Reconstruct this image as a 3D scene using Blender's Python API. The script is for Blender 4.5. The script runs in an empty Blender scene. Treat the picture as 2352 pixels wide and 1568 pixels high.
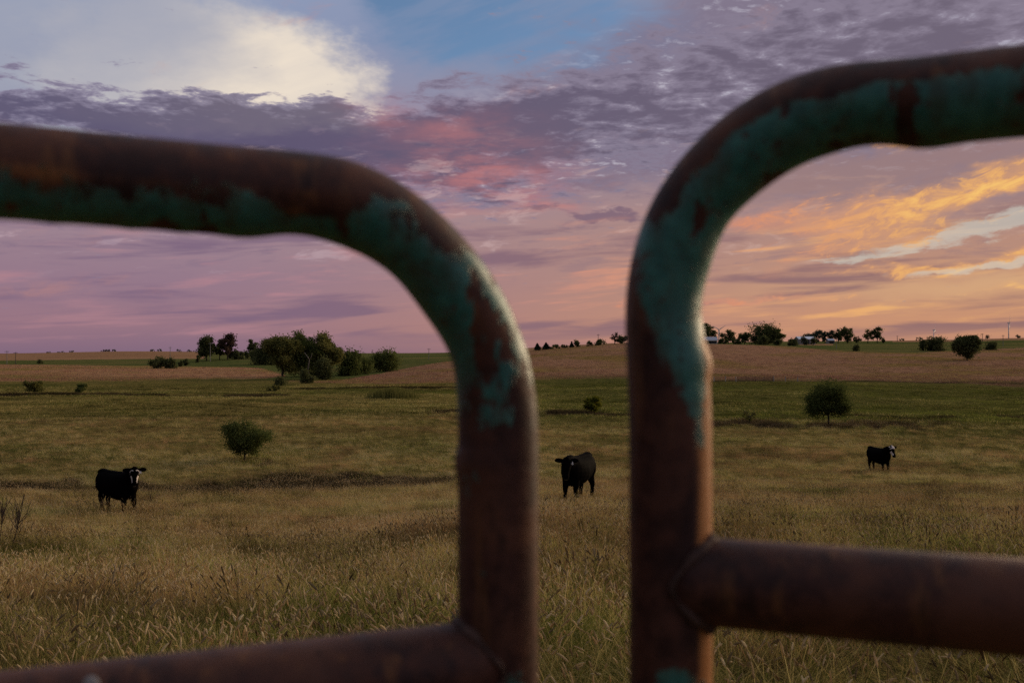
import bpy, bmesh, math, random
import numpy as np
from mathutils import Vector, Matrix, Euler

rng = np.random.default_rng(7)
random.seed(7)
scene = bpy.context.scene
COL = scene.collection

# ---------------------------------------------------------------- camera
# picture units used for measuring: 2352 x 1568, f = 35 mm on 36 mm, eye level row 815
PF, PCX, PH = 2286.7, 1176.0, 815.0
EYE = 1.5
cam = bpy.data.cameras.new('camera')
cam.lens = 35.0
cam.sensor_width = 36.0
cam.sensor_fit = 'HORIZONTAL'
cam.clip_start = 0.02
cam.clip_end = 30000
cam.dof.use_dof = True
cam.dof.focus_distance = 40.0
cam.dof.aperture_fstop = 8.0
cam_ob = bpy.data.objects.new('camera', cam)
COL.objects.link(cam_ob)
cam_ob.location = (0, 0, EYE)
cam_ob.rotation_euler = (math.radians(90) + math.atan(31 / PF), 0, 0)
scene.camera = cam_ob

# ---------------------------------------------------------------- view
scene.view_settings.view_transform = 'Standard'
scene.view_settings.look = 'None'
scene.view_settings.gamma = 1
scene.view_settings.exposure = 0.0
scene.render.engine = 'CYCLES'
scene.cycles.use_denoising = False
scene.cycles.max_bounces = 6
scene.cycles.transparent_max_bounces = 8

# ---------------------------------------------------------------- node helpers
def lin(r, g, b):
    def f(c):
        c /= 255.0
        return c / 12.92 if c <= 0.04045 else ((c + 0.055) / 1.055) ** 2.4
    return (f(r), f(g), f(b), 1.0)

class NT:
    """tiny builder: sockets in, sockets out"""
    def __init__(self, tree):
        self.t = tree
    def node(self, kind, **kw):
        n = self.t.nodes.new(kind)
        for k, v in kw.items():
            setattr(n, k, v)
        return n
    def put(self, sock, v):
        if v is None:
            return
        if isinstance(v, V):
            self.t.links.new(v.s, sock)
        elif isinstance(v, bpy.types.NodeSocket):
            self.t.links.new(v, sock)
        else:
            sock.default_value = v
    def math(self, op, a, b=None, c=None, clamp=False):
        n = self.node('ShaderNodeMath', operation=op, use_clamp=clamp)
        self.put(n.inputs[0], a)
        if b is not None: self.put(n.inputs[1], b)
        if c is not None: self.put(n.inputs[2], c)
        return V(self, n.outputs[0])
    def sep(self, v):
        n = self.node('ShaderNodeSeparateXYZ')
        self.put(n.inputs[0], v)
        return [V(self, o) for o in n.outputs]
    def comb(self, x, y, z=0.0):
        n = self.node('ShaderNodeCombineXYZ')
        for i, q in enumerate((x, y, z)): self.put(n.inputs[i], q)
        return V(self, n.outputs[0])
    def noise(self, vec, scale=5.0, detail=4.0, rough=0.5, dist=0.0, lac=2.0):
        n = self.node('ShaderNodeTexNoise')
        n.inputs['Scale'].default_value = scale
        n.inputs['Detail'].default_value = detail
        n.inputs['Roughness'].default_value = rough
        n.inputs['Lacunarity'].default_value = lac
        n.inputs['Distortion'].default_value = dist
        if vec is not None: self.put(n.inputs['Vector'], vec)
        return V(self, n.outputs['Fac'])
    def smooth(self, v, lo, hi, a=0.0, b=1.0):
        n = self.node('ShaderNodeMapRange', interpolation_type='SMOOTHSTEP')
        self.put(n.inputs[0], v)
        for i, q in enumerate((lo, hi, a, b)): self.put(n.inputs[i + 1], q)
        return V(self, n.outputs[0])
    def mix(self, f, a, b, mode='MIX'):
        n = self.node('ShaderNodeMix', data_type='RGBA', blend_type=mode)
        n.clamp_factor = True
        self.put(n.inputs[0], f)
        self.put(n.inputs[6], a)
        self.put(n.inputs[7], b)
        return V(self, n.outputs[2])
    def ramp(self, v, stops, interp='LINEAR'):
        n = self.node('ShaderNodeValToRGB')
        cr = n.color_ramp
        cr.interpolation = interp
        while len(cr.elements) < len(stops): cr.elements.new(0.5)
        for e, (p, c) in zip(cr.elements, stops):
            e.position = p
            e.color = c
        self.put(n.inputs[0], v)
        return V(self, n.outputs[0])
    def attr(self, name, kind='GEOMETRY', out='Fac'):
        n = self.node('ShaderNodeAttribute', attribute_name=name, attribute_type=kind)
        return V(self, n.outputs[out])

class V:
    def __init__(self, nt, s): self.nt, self.s = nt, s
    def __add__(self, o): return self.nt.math('ADD', self, o)
    def __radd__(self, o): return self.nt.math('ADD', self, o)
    def __sub__(self, o): return self.nt.math('SUBTRACT', self, o)
    def __rsub__(self, o): return self.nt.math('SUBTRACT', o, self)
    def __mul__(self, o): return self.nt.math('MULTIPLY', self, o)
    def __rmul__(self, o): return self.nt.math('MULTIPLY', self, o)
    def __truediv__(self, o): return self.nt.math('DIVIDE', self, o)
    def clamp(self): return self.nt.math('ADD', self, 0.0, clamp=True)

# ---------------------------------------------------------------- world: dusk sky with cloud layers
SUN_AZ, SUN_EL = math.radians(52), math.radians(10.0)     # azimuth to the right of the view axis (+Y)
world = bpy.data.worlds.new('World')
scene.world = world
world.use_nodes = True
wt = world.node_tree
world.cycles.sampling_method = 'MANUAL'
world.cycles.sample_map_resolution = 512
wt.nodes.clear()
W = NT(wt)

def az_of(px): return math.atan((px - PCX) / PF)
def el_of(px, row): return math.atan((PH - row) / PF * math.cos(az_of(px)))

def build_sky():
    tc = W.node('ShaderNodeTexCoord')
    d = V(W, tc.outputs['Generated'])
    x, y, z = W.sep(d)
    az = W.math('ARCTAN2', x, y)
    el = W.math('ARCSINE', z)
    elp = W.math('MAXIMUM', el, 0.0)
    # coordinates on a flat cloud deck overhead
    zz = W.math('MAXIMUM', z, 0.0) + 0.07
    deck = W.comb(x / zz, y / zz, 0.0)
    # coordinates for long low streaks seen edge-on, tilted a little
    st = W.comb(az * 3.0, (el - az * 0.05) * 34.0, 0.3)
    st2 = W.comb(az * 7.0 + 3.1, (el - az * 0.07) * 60.0, 1.7)
    wn = W.noise(deck, 2.2, 5, 0.55)
    wn2 = W.noise(W.comb(az * 6.0, el * 13.0, 4.0), 1.6, 5, 0.6)
    wn3 = W.noise(W.comb(az * 6.0, el * 13.0, 9.0), 1.6, 5, 0.6)
    # slightly ragged sky coordinates for the placed cloud masses
    ua = az + (wn2 - 0.5) * 0.12
    ue = el + (wn3 - 0.5) * 0.055

    def blob(px, row, rx, ry, rot=0.0):
        a0, e0 = az_of(px), el_of(px, row)
        du, dv = ua - a0, ue - e0
        if rot:
            c, s = math.cos(rot), math.sin(rot)
            du, dv = du * c + dv * s, dv * c - du * s
        p = du * (PF / rx)
        q = dv * (PF / ry)
        return W.math('EXPONENT', (p * p + q * q) * -1.0)
    def blobs(lst):
        t = None
        for b in lst:
            w = b[4] if len(b) > 4 else 1.0
            r = b[5] if len(b) > 5 else 0.0
            k = blob(*b[:4], rot=r)
            k = k * w if w != 1.0 else k
            t = k if t is None else t + k
        return t

    # ---- how near a direction is to the sunset
    cosd = W.math('COSINE', az - SUN_AZ)
    warm = W.smooth(cosd, 0.30, 0.97)
    # ---- thin high veil: colour by height, cool away from the sunset, warm towards it
    t = elp * 2.0                                   # 0.5 rad -> 1
    cool = W.ramp(t, [(0.00, lin(128, 103, 124)), (0.06, lin(152, 117, 130)), (0.14, lin(148, 120, 137)),
                      (0.26, lin(158, 134, 145)), (0.40, lin(150, 146, 168)), (0.62, lin(138, 152, 184)), (1.0, lin(150, 165, 190))])
    warmc = W.ramp(t, [(0.00, lin(176, 126, 110)), (0.05, lin(205, 148, 112)), (0.12, lin(196, 146, 116)),
                       (0.24, lin(178, 138, 124)), (0.38, lin(150, 128, 136)), (0.62, lin(138, 132, 150)), (1.0, lin(165, 162, 176))])
    col = W.mix(warm, cool, warmc)

    # ---- clear openings (the Nishita sky shows through)
    clear = blobs([(1270, 40, 330, 120), (1000, 40, 160, 90), (1500, 110, 160, 50, 0.8)])
    clear = clear + W.smooth(el, 0.45, 0.8) * W.smooth(wn, 0.40, 0.62) * 0.8
    clear = W.smooth(clear, 0.25, 0.95)

    # ---- bright cirrus shield on the left
    cx, cy = az_of(470), el_of(470, 210)
    dx = (ua - cx) * (PF / 410.0)
    dy = (ue - cy) * (PF / 240.0)
    fld = 1.0 - (dx * dx + dy * dy) + (W.noise(W.comb(az * 5.0 - el * 6.0, el * 9.0 + az * 4.0, 2.0), 2.0, 7, 0.6) - 0.5) * 1.1
    cir = W.smooth(fld, 0.0, 0.55) * W.smooth(ue, el_of(500, 330), el_of(500, 285))
    wisp = W.noise(W.comb(az * 3.0 + el * 7.0, (el - az * 0.35) * 26.0, 0.0), 1.3, 6, 0.55)
    haze_l = blobs([(60, 90, 420, 160), (-500, 60, 700, 220)])
    col = W.mix(W.smooth(haze_l, 0.05, 0.9) * (wisp * 0.9 + 0.25), col, lin(160, 164, 180))
    glow = blobs([(800, 190, 260, 130), (700, 260, 420, 70, 0.8), (640, 70, 130, 80, 0.5)]).clamp()
    cirw = W.mix(glow, lin(166, 168, 182), lin(238, 224, 206))
    col = W.mix(cir * (wisp * 0.55 + 0.62), col, cirw)
    clear = clear * (1.0 - cir)

    # ---- broken purple deck
    fine = W.noise(deck, 6.5, 8, 0.62, 0.35)
    tiny = W.noise(deck, 17.0, 4, 0.6, 0.3)
    big = W.noise(deck, 1.3, 4, 0.5)
    # smooth lavender sheet that fills the upper right and sags to a soft underside
    sheet = blobs([(1500, 270, 420, 130, 1.0), (1950, 130, 500, 220, 1.2), (2450, 60, 500, 300, 1.2), (1020, 380, 270, 90, 1.1), (640, 350, 360, 50, 0.9)])
    sheet = sheet + W.smooth(el, 0.36, 0.5) * big * 0.9
    shm = W.smooth(sheet + (fine - 0.5) * 0.8, 0.15, 0.95)
    shcol = W.mix(warm * 0.9, lin(112, 100, 130), lin(134, 122, 138))
    shcol = W.mix(W.smooth(el, 0.38, 0.7), shcol, lin(196, 190, 190))
    col = W.mix(shm * 0.88, col, shcol)
    reg = blobs([(60, 268, 420, 46, 0.92), (420, 300, 260, 42, 0.9), (640, 335, 300, 52, 1.0), (920, 330, 240, 95, 1.1), (1200, 290, 240, 110, 0.9),
                 (1500, 250, 330, 140, 0.72), (1850, 130, 380, 150, 0.72), (2300, 90, 400, 200, 0.75), (1080, 430, 200, 46, 0.75),
                 (120, 212, 330, 46, 0.50), (420, 235, 260, 36, 0.42), (700, 262, 240, 36, 0.45)])
    reg = reg + W.smooth(el, 0.36, 0.5) * (big * 1.2)
    dens = reg * 0.9 + (fine - 0.5) * 2.5 + (tiny - 0.5) * 1.1 + (big - 0.5) * 0.4
    cover = W.smooth(dens, 0.42, 0.80)
    core = W.smooth(dens, 0.55, 1.25)
    deckcol = W.mix(warm * 0.9, lin(90, 82, 110), lin(112, 102, 118))
    edgecol = W.mix(warm, lin(140, 132, 156), lin(138, 128, 146))
    dcol = W.mix(core, edgecol, deckcol)
    dcol = W.mix(W.smooth(el, 0.38, 0.7) * 0.8, dcol, lin(176, 170, 178))
    # brighter breaks in the sheet where high cloud shows
    brk = W.smooth(fine * 0.72 + tiny * 0.42, 0.535, 0.40) * shm * W.smooth(el, 0.10, 0.16)
    col = W.mix(brk * 0.75, col, W.mix(warm * 0.8, lin(208, 200, 206), lin(176, 174, 194)))
    # sunset light caught on some undersides
    pink = blobs([(1150, 400, 150, 64, 1.15), (1040, 300, 120, 50, 0.75), (860, 245, 80, 34, 0.65), (1270, 462, 70, 18, 0.8, -0.2), (980, 420, 160, 60, 0.45)])
    pn = W.noise(deck, 4.0, 7, 0.6)
    pk = (pink * W.smooth(pn, 0.28, 0.70)).clamp()
    col = W.mix(cover * 0.92, col, dcol)
    col = W.mix(pk * 0.72, col, lin(190, 122, 122))
    scud = blobs([(1400, 498, 130, 17, 1.0, -0.12), (1240, 462, 40, 12, 0.7)])
    col = W.mix(W.smooth(scud + (fine - 0.5) * 1.2, 0.35, 0.8) * W.smooth(scud, 0.1, 0.4) * 0.8, col, lin(122, 98, 116))
    clear = clear * (1.0 - cover) * (1.0 - shm * 0.9)

    # ---- ripples at middle heights
    rip = W.noise(W.comb(az * 11.0 + el * 6.0, (el - az * 0.10) * 42.0, 3.0), 1.6, 7, 0.6, 0.5)
    band = W.smooth(el, 0.06, 0.11) * W.smooth(el, 0.24, 0.17)
    col = W.mix(W.smooth(rip, 0.53, 0.70) * band * 0.55, col, W.mix(warm, lin(122, 104, 128), lin(136, 112, 122)))
    col = W.mix(W.smooth(rip, 0.44, 0.32) * band * 0.50, col, W.mix(warm, lin(196, 172, 182), lin(206, 168, 150)))
    # ---- low streaks
    s1 = W.noise(st, 1.5, 6, 0.55, 0.35)
    s2 = W.noise(st2, 1.2, 6, 0.55, 0.2)
    low = W.smooth(el, 0.165, 0.10)
    ground_fade = W.smooth(el, 0.004, 0.03)
    dark = W.smooth(s1, 0.50, 0.68) * low * ground_fade
    dstreak = W.mix(warm, lin(120, 98, 124), lin(146, 110, 108))
    col = W.mix(dark * (0.80 + warm * 0.15), col, dstreak)
    lit = W.smooth(s2, 0.50, 0.66) * W.smooth(s1, 0.60, 0.42) * low * W.smooth(el, 0.006, 0.022)
    mid = W.smooth(az, -0.25, 0.12)
    litc = W.mix(W.smooth(az, 0.05, 0.40), W.mix(mid, lin(184, 134, 142), lin(214, 148, 124)), lin(238, 178, 112))
    col = W.mix(lit * (0.60 + mid * 0.25), col, litc)

    # ---- glowing puffs towards the sunset
    pc = W.comb(az * 10.5 - el * 4.0, (el - az * 0.14) * 25.0, 6.0)
    puffn = W.noise(pc, 3.4, 7, 0.66, 0.6)
    puffb = W.noise(pc, 0.9, 3, 0.5)
    pf = blobs([(1740, 510, 130, 36, 0.72), (1960, 478, 230, 44, 0.62, 0.10), (2200, 440, 210, 40, 0.78, 0.22), (2080, 545, 280, 22, 0.60, 0.12),
                (2400, 392, 190, 24, 0.95, 0.22), (2040, 340, 50, 12, 0.7), (2420, 575, 230, 12, 0.7, 0.1),
                (2420, 660, 220, 9, 0.7), (1700, 690, 320, 10, 0.6), (2100, 610, 260, 12, 0.5, 0.05)])
    dmv = blobs([(2300, 360, 330, 60, 0.9), (1850, 420, 200, 50, 0.8), (2380, 470, 150, 30, 0.8, 0.25)])
    col = W.mix(W.smooth(dmv + (puffn - 0.5) * 0.9, 0.2, 0.9) * 0.7, col, lin(158, 126, 122))
    col = W.mix(W.smooth(pf + (puffb - 0.5) * 1.6 + (puffn - 0.5) * 0.8, 0.18, 0.85) * 0.62, col, W.mix(W.smooth(az, 0.18, 0.42), lin(204, 140, 120), lin(222, 162, 112)))
    pdn = pf * 0.85 + (puffn - 0.5) * 3.8 + (puffb - 0.5) * 1.5
    pfm = W.smooth(pdn, 0.52, 1.10) * W.smooth(pf, 0.08, 0.35)
    pcol = W.mix(W.smooth(az, 0.20, 0.42), lin(212, 142, 114), lin(234, 174, 108))
    pcol = W.mix(W.smooth(pdn, 0.9, 1.6), pcol, W.mix(W.smooth(az, 0.24, 0.44), lin(228, 152, 108), lin(252, 200, 112)))
    col = W.mix(pfm * 0.85, col, pcol)
    # pale clear gap under them
    gp = blobs([(2380, 492, 150, 30, 0.95, 0.15), (2160, 548, 160, 14, 0.85, 0.10), (2520, 450, 170, 34, 0.9, 0.25), (2330, 596, 260, 11, 0.6, 0.05), (1980, 590, 160, 8, 0.5, 0.04)])
    gpm = W.smooth(gp * 0.85 + (puffn - 0.5) * -2.2 + (s2 - 0.5) * 3.4 + (s1 - 0.5) * 1.2, 0.30, 1.05) * W.smooth(gp, 0.12, 0.45)
    col = W.mix(gpm * 0.58, col, lin(206, 204, 192))
    low2 = blobs([(2250, 650, 330, 34, 0.8)])
    col = W.mix(low2 * (1.0 - dark) * 0.6, col, lin(226, 182, 132))

    # the sky opposite the sunset is dimmer
    away = W.smooth(cosd, -0.95, 0.22, 0.42, 1.0)
    away = away + (1.0 - away) * W.smooth(el, 0.7, 1.3)
    bg_cloud = W.node('ShaderNodeBackground')
    W.put(bg_cloud.inputs[0], W.mix(away, (0, 0, 0, 1), col))
    bg_cloud.inputs[1].default_value = 1.0
    sky = W.node('ShaderNodeTexSky', sky_type='NISHITA')
    sky.sun_disc = False
    sky.sun_elevation = SUN_EL
    sky.sun_rotation = SUN_AZ
    sky.altitude = 300
    sky.ozone_density = 3.5
    sky.dust_density = 0.6
    bg_sky = W.node('ShaderNodeBackground')
    W.put(bg_sky.inputs[0], V(W, sky.outputs[0]))
    bg_sky.inputs[1].default_value = 0.12
    mx = W.node('ShaderNodeMixShader')
    W.put(mx.inputs[0], clear * (0.85 - W.smooth(wisp, 0.42, 0.62) * 0.30))
    wt.links.new(bg_cloud.outputs[0], mx.inputs[1])
    wt.links.new(bg_sky.outputs[0], mx.inputs[2])
    out = W.node('ShaderNodeOutputWorld')
    wt.links.new(mx.outputs[0], out.inputs[0])
build_sky()

# ---------------------------------------------------------------- sun: a last weak warm glow from the right
sun = bpy.data.lights.new('sun', 'SUN')
sun.energy = 3.4
sun.angle = math.radians(45)
sun.color = (1.0, 0.76, 0.49)
sun_ob = bpy.data.objects.new('sun', sun)
COL.objects.link(sun_ob)
sd = Vector((math.sin(SUN_AZ) * math.cos(SUN_EL), math.cos(SUN_AZ) * math.cos(SUN_EL), math.sin(SUN_EL)))
sun_ob.rotation_euler = (-sd).to_track_quat('-Z', 'Y').to_euler()

# === TERRAIN
def vnoise(x, y, seed=0):
    """value noise in [0,1], numpy arrays"""
    xi, yi = np.floor(x).astype(np.int64), np.floor(y).astype(np.int64)
    fx, fy = x - xi, y - yi
    fx, fy = fx * fx * (3 - 2 * fx), fy * fy * (3 - 2 * fy)
    def h(a, b):
        n = (a * 374761393 + b * 668265263 + seed * 1442695041) & 0x7fffffff
        n = ((n ^ (n >> 13)) * 1274126177) & 0x7fffffff
        return ((n ^ (n >> 16)) & 0xffff) / 65535.0
    a, b, c, d = h(xi, yi), h(xi + 1, yi), h(xi, yi + 1), h(xi + 1, yi + 1)
    return (a * (1 - fx) + b * fx) * (1 - fy) + (c * (1 - fx) + d * fx) * fy

def fbm(x, y, oct=4, seed=0):
    t, amp, tot = 0, 1.0, 0
    for k in range(oct):
        t = t + amp * vnoise(x, y, seed + k * 17)
        tot += amp
        x, y, amp = x * 2.03 + 11.3, y * 2.03 + 7.7, amp * 0.5
    return t / tot

# ground height below / above the eye, by bearing (picture column) and distance
NEAR_Y = [0.01, 2, 4.5, 8, 11, 16, 24, 32, 40, 45, 50, 55]
NEAR_L = [-1.5, -1.5, -1.58, -2.0, -2.45, -3.1, -4.1, -5.0, -5.75, -6.15, -6.9, -7.2]
NEAR_R = [-1.5, -1.5, -1.50, -1.8, -2.05, -2.6, -3.55, -4.45, -5.3, -5.75, -6.2, -6.55]
FAR_Y = [60, 80, 100, 150, 200, 260, 320, 400, 500, 600, 800, 1000, 1500, 2500, 4000, 9000]
FAR = {
    -700: [1086, 1014, 968, 916, 899, 879, 859, 843, 836, 838, 829, 823, 812, 812, 813, 814],
    0: [1086, 1014, 968, 916, 899, 879, 859, 843, 836.5, 838, 829, 823, 812, 812.5, 813.5, 814.5],
    300: [1084, 1012, 967, 916, 899, 880, 862, 848, 840, 838, 826, 818, 805.5, 809, 811, 813],
    500: [1082, 1010, 967, 917, 899, 881, 866, 852, 838, 820, 824, 822, 808, 809, 811, 813],
    600: [1080, 1008, 967, 918, 900, 881, 867, 852, 838, 820, 823, 820, 810, 810, 811, 813],
    720: [1078, 1005, 966, 920, 902, 884, 868, 852, 838, 826, 821, 816, 811, 811, 811.5, 813],
    850: [1078, 1003, 965, 921, 898, 882, 864, 846, 834, 827, 819, 814, 811, 811, 812, 813],
    1050: [1078, 1002, 966, 922, 898, 880, 852, 828, 822, 826, 818, 813, 810, 811, 812, 813],
    1230: [1077, 1003, 968, 924, 899, 884, 858, 830, 808, 804.5, 805, 799, 797.5, 802, 806, 810],
    1440: [1076, 1006, 970, 925, 897, 880, 858, 825, 798, 787, 791, 786, 786, 795, 800, 808],
    1640: [1075, 1008, 972, 926, 896, 874, 858, 831, 805, 788.5, 791, 790, 786, 790, 795, 805],
    1800: [1074, 1010, 974, 928, 897, 875, 860, 836, 810, 794, 790, 786, 784, 788, 794, 804],
    2000: [1074, 1012, 976, 930, 899, 876, 860, 836, 810, 800, 790, 785, 783, 787, 793, 803],
    2200: [1074, 1014, 978, 933, 902, 879, 860, 836, 812, 801, 790, 784, 780.5, 786, 792, 802],
    2352: [1074, 1015, 980, 936, 906, 883, 862, 836, 811, 798, 786, 779, 775, 781, 788, 800],
    3000: [1074, 1015, 982, 938, 909, 886, 864, 838, 812, 798, 786, 779, 775, 781, 788, 800],
}
AZ_LIM = math.radians(44)
NA, NT_ = 361, 760
T0, T1 = math.log(2.0), math.log(14000.0)
def _height_grid():
    cols = np.array(sorted(FAR))
    fz = np.array([[(PH - r) / PF * yy for r, yy in zip(FAR[c], FAR_Y)] for c in cols])
    wl = np.clip((cols - 700) / 500.0, 0, 1)
    nz = np.array([np.array(NEAR_L) * (1 - w) + np.array(NEAR_R) * w for w in wl])
    Z = np.concatenate([nz, fz], axis=1)
    ys = np.log(np.array(NEAR_Y + FAR_Y) + 2.0)
    tt = np.linspace(T0, T1, NT_)
    a = np.linspace(-AZ_LIM, AZ_LIM, NA)
    px = np.clip(PCX + PF * np.tan(a), cols[0], cols[-1])
    g1 = np.array([np.interp(tt, ys, Z[i]) for i in range(len(cols))])
    g = np.array([np.interp(px, cols, g1[:, k]) for k in range(NT_)]).T
    def blur(m, ax, sig):
        k = np.exp(-0.5 * (np.arange(-4 * sig, 4 * sig + 1) / sig) ** 2); k /= k.sum()
        pad = [(0, 0), (0, 0)]; pad[ax] = (4 * sig, 4 * sig)
        return np.apply_along_axis(lambda v: np.convolve(v, k, 'valid'), ax, np.pad(m, pad, mode='edge'))
    g = blur(g, 1, 3)
    g = blur(g, 0, 5)
    return g
HG = _height_grid()

def height(X, Y):
    """world z of the ground"""
    X, Y = np.asarray(X, float), np.asarray(Y, float)
    r = np.hypot(X, Y)
    a = np.clip(np.arctan2(X, Y), -AZ_LIM, AZ_LIM)
    dep = r * np.cos(a)
    ia = (a + AZ_LIM) / (2 * AZ_LIM) * (NA - 1)
    it = np.clip((np.log(dep + 2.0) - T0) / (T1 - T0) * (NT_ - 1), 0, NT_ - 1.001)
    i0 = np.clip(np.floor(ia).astype(int), 0, NA - 2); j0 = np.floor(it).astype(int)
    fa, ft = ia - i0, it - j0
    z = (HG[i0, j0] * (1 - fa) * (1 - ft) + HG[i0 + 1, j0] * fa * (1 - ft) + HG[i0, j0 + 1] * (1 - fa) * ft + HG[i0 + 1, j0 + 1] * fa * ft)
    k = np.clip((dep - 3) / 12, 0, 1) * np.clip((420 - dep) / 120, 0, 1)
    z = z + k * ((fbm(X / 16, Y / 16, 3, 3) - 0.5) * 0.60 + (fbm(X / 2.6, Y / 2.6, 2, 5) - 0.5) * 0.20)
    return z + EYE
def hz(x, y): return float(height(np.array([x]), np.array([y]))[0])
def at(px, Y): return ((px - PCX) / PF * Y, Y)          # bearing and distance to ground x, y

# land parcels, by bearing and distance
def _lerp(px, tab, k):
    t = sorted(tab)
    return np.interp(px, t, [tab[c][k] for c in t])
SOY_R = {660: (285, 285), 780: (268, 285), 900: (262, 350), 1050: (262, 425), 1230: (282, 640), 1440: (285, 640), 1640: (266, 610),
         1800: (262, 600), 1900: (262, 540), 2000: (262, 515), 2100: (260, 505), 2200: (256, 560), 2352: (236, 600), 3000: (232, 610)}
SOY_L = {-900: (265, 520), 0: (265, 520), 300: (275, 500), 480: (300, 470), 600: (310, 440), 660: (330, 330)}
def parcel(px, Y):
    """0 pasture 1 crop right 2 crop left 3 far stubble 4 hay 5 beyond"""
    wob = (fbm(px / 60.0, np.log(Y + 1) * 9, 3, 9) - 0.5) * 0.05 * Y
    z = np.zeros(px.shape, int)
    z[Y > 300] = 4
    sr = (px > 660) & (Y + wob * 0.35 > _lerp(px, SOY_R, 0)) & (Y + wob * 0.3 < _lerp(px, SOY_R, 1))
    sl = (px < 660) & (Y + wob * 0.6 > _lerp(px, SOY_L, 0)) & (Y + wob < _lerp(px, SOY_L, 1))
    z[sr] = 1
    z[sl] = 2
    st = (px < 470) & (Y > 830) & (Y < 1900)
    st |= (px > 1190) & (px < 1500) & (Y > 700) & (Y < 1900)
    st |= (px > 1840) & (px < 1915) & (Y > 690) & (Y < 800)
    st |= (px > 2050) & (Y > 960) & (Y < 1900)
    z[st] = 3
    z[Y >= 1900] = 5
    return z

# ---------------------------------------------------------------- ground materials
def new_mat(name):
    m = bpy.data.materials.new(name)
    m.use_nodes = True
    m.node_tree.nodes.clear()
    n = NT(m.node_tree)
    bs = n.node('ShaderNodeBsdfPrincipled')
    out = n.node('ShaderNodeOutputMaterial')
    m.node_tree.links.new(bs.outputs[0], out.inputs[0])
    bs.inputs['Roughness'].default_value = 0.85
    bs.inputs['Specular IOR Level'].default_value = 0.25
    return m, n, bs
def pos(n): return V(n, n.node('ShaderNodeNewGeometry').outputs['Position'])
def scaled(n, v, sx, sy, sz=1.0):
    m = n.node('ShaderNodeMapping')
    m.inputs['Scale'].default_value = (sx, sy, sz)
    n.put(m.inputs[0], v)
    return V(n, m.outputs[0])
def bump(n, bs, h, strength, dist):
    b = n.node('ShaderNodeBump')
    b.inputs['Strength'].default_value = strength
    b.inputs['Distance'].default_value = dist
    n.put(b.inputs['Height'], h)
    n.t.links.new(b.outputs[0], bs.inputs['Normal'])

def mat_land(name, c1, c2, c3, small=0.8, big=0.035, ditch=True, rows=False):
    m, n, bs = new_mat(name)
    bs.inputs['Specular IOR Level'].default_value = 0.0
    bs.inputs['Roughness'].default_value = 1.0
    p = pos(n)
    a = n.noise(p, small, 5, 0.65)
    b = n.noise(p, big, 4, 0.6)
    f = n.noise(p, small * 6, 3, 0.7)
    c = n.mix(n.smooth(a, 0.35, 0.65), c1, c2)
    c = n.mix(n.smooth(b, 0.45, 0.62) * 0.85, c, c3)
    c = n.mix(n.smooth(f, 0.35, 0.7) * 0.45, c, n.mix(0.5, c, (0.02, 0.016, 0.008, 1)))
    if rows:
        w = n.node('ShaderNodeTexWave', bands_direction='DIAGONAL')
        n.put(w.inputs['Vector'], p)
        w.inputs['Scale'].default_value = 0.42
        w.inputs['Distortion'].default_value = 2.5
        w.inputs['Detail Scale'].default_value = 0.06
        c = n.mix(n.smooth(V(n, w.outputs['Fac']), 0.1, 0.6) * 0.28, c, (0.06, 0.035, 0.02, 1))
    if ditch:
        gr = n.attr('green')
        c = n.mix(gr, c, n.mix(n.smooth(a, 0.3, 0.7), (0.055, 0.062, 0.014, 1), (0.11, 0.105, 0.030, 1)))
        di = n.attr('ditch')
        c = n.mix(n.smooth(di + (a - 0.5) * 0.5, 0.2, 0.8), c, n.mix(f, (0.020, 0.013, 0.008, 1), (0.07, 0.048, 0.03, 1)))
    n.put(bs.inputs['Base Color'], c)
    bump(n, bs, n.math('ADD', a, f), 0.9, 0.3)
    return m
M_LAND = [
    mat_land('pasture_soil', (0.13, 0.105, 0.028, 1), (0.24, 0.180, 0.058, 1), (0.085, 0.085, 0.020, 1)),
    mat_land('ripe_crop', (0.31, 0.165, 0.092, 1), (0.42, 0.235, 0.138, 1), (0.26, 0.18, 0.05, 1), 0.7, 0.014, True, True),
    mat_land('ripe_crop_pale', (0.32, 0.17, 0.085, 1), (0.43, 0.245, 0.13, 1), (0.24, 0.185, 0.045, 1), 0.7, 0.014, True, False),
    mat_land('stubble', (0.30, 0.165, 0.085, 1), (0.36, 0.21, 0.115, 1), (0.28, 0.155, 0.08, 1), 0.3, 0.006, False),
    mat_land('hay_green', (0.070, 0.086, 0.024, 1), (0.110, 0.122, 0.036, 1), (0.16, 0.135, 0.046, 1), 0.4, 0.010, False),
    mat_land('far_land', (0.10, 0.11, 0.045, 1), (0.15, 0.13, 0.06, 1), (0.19, 0.135, 0.08, 1), 0.02, 0.002, False),
]

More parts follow.
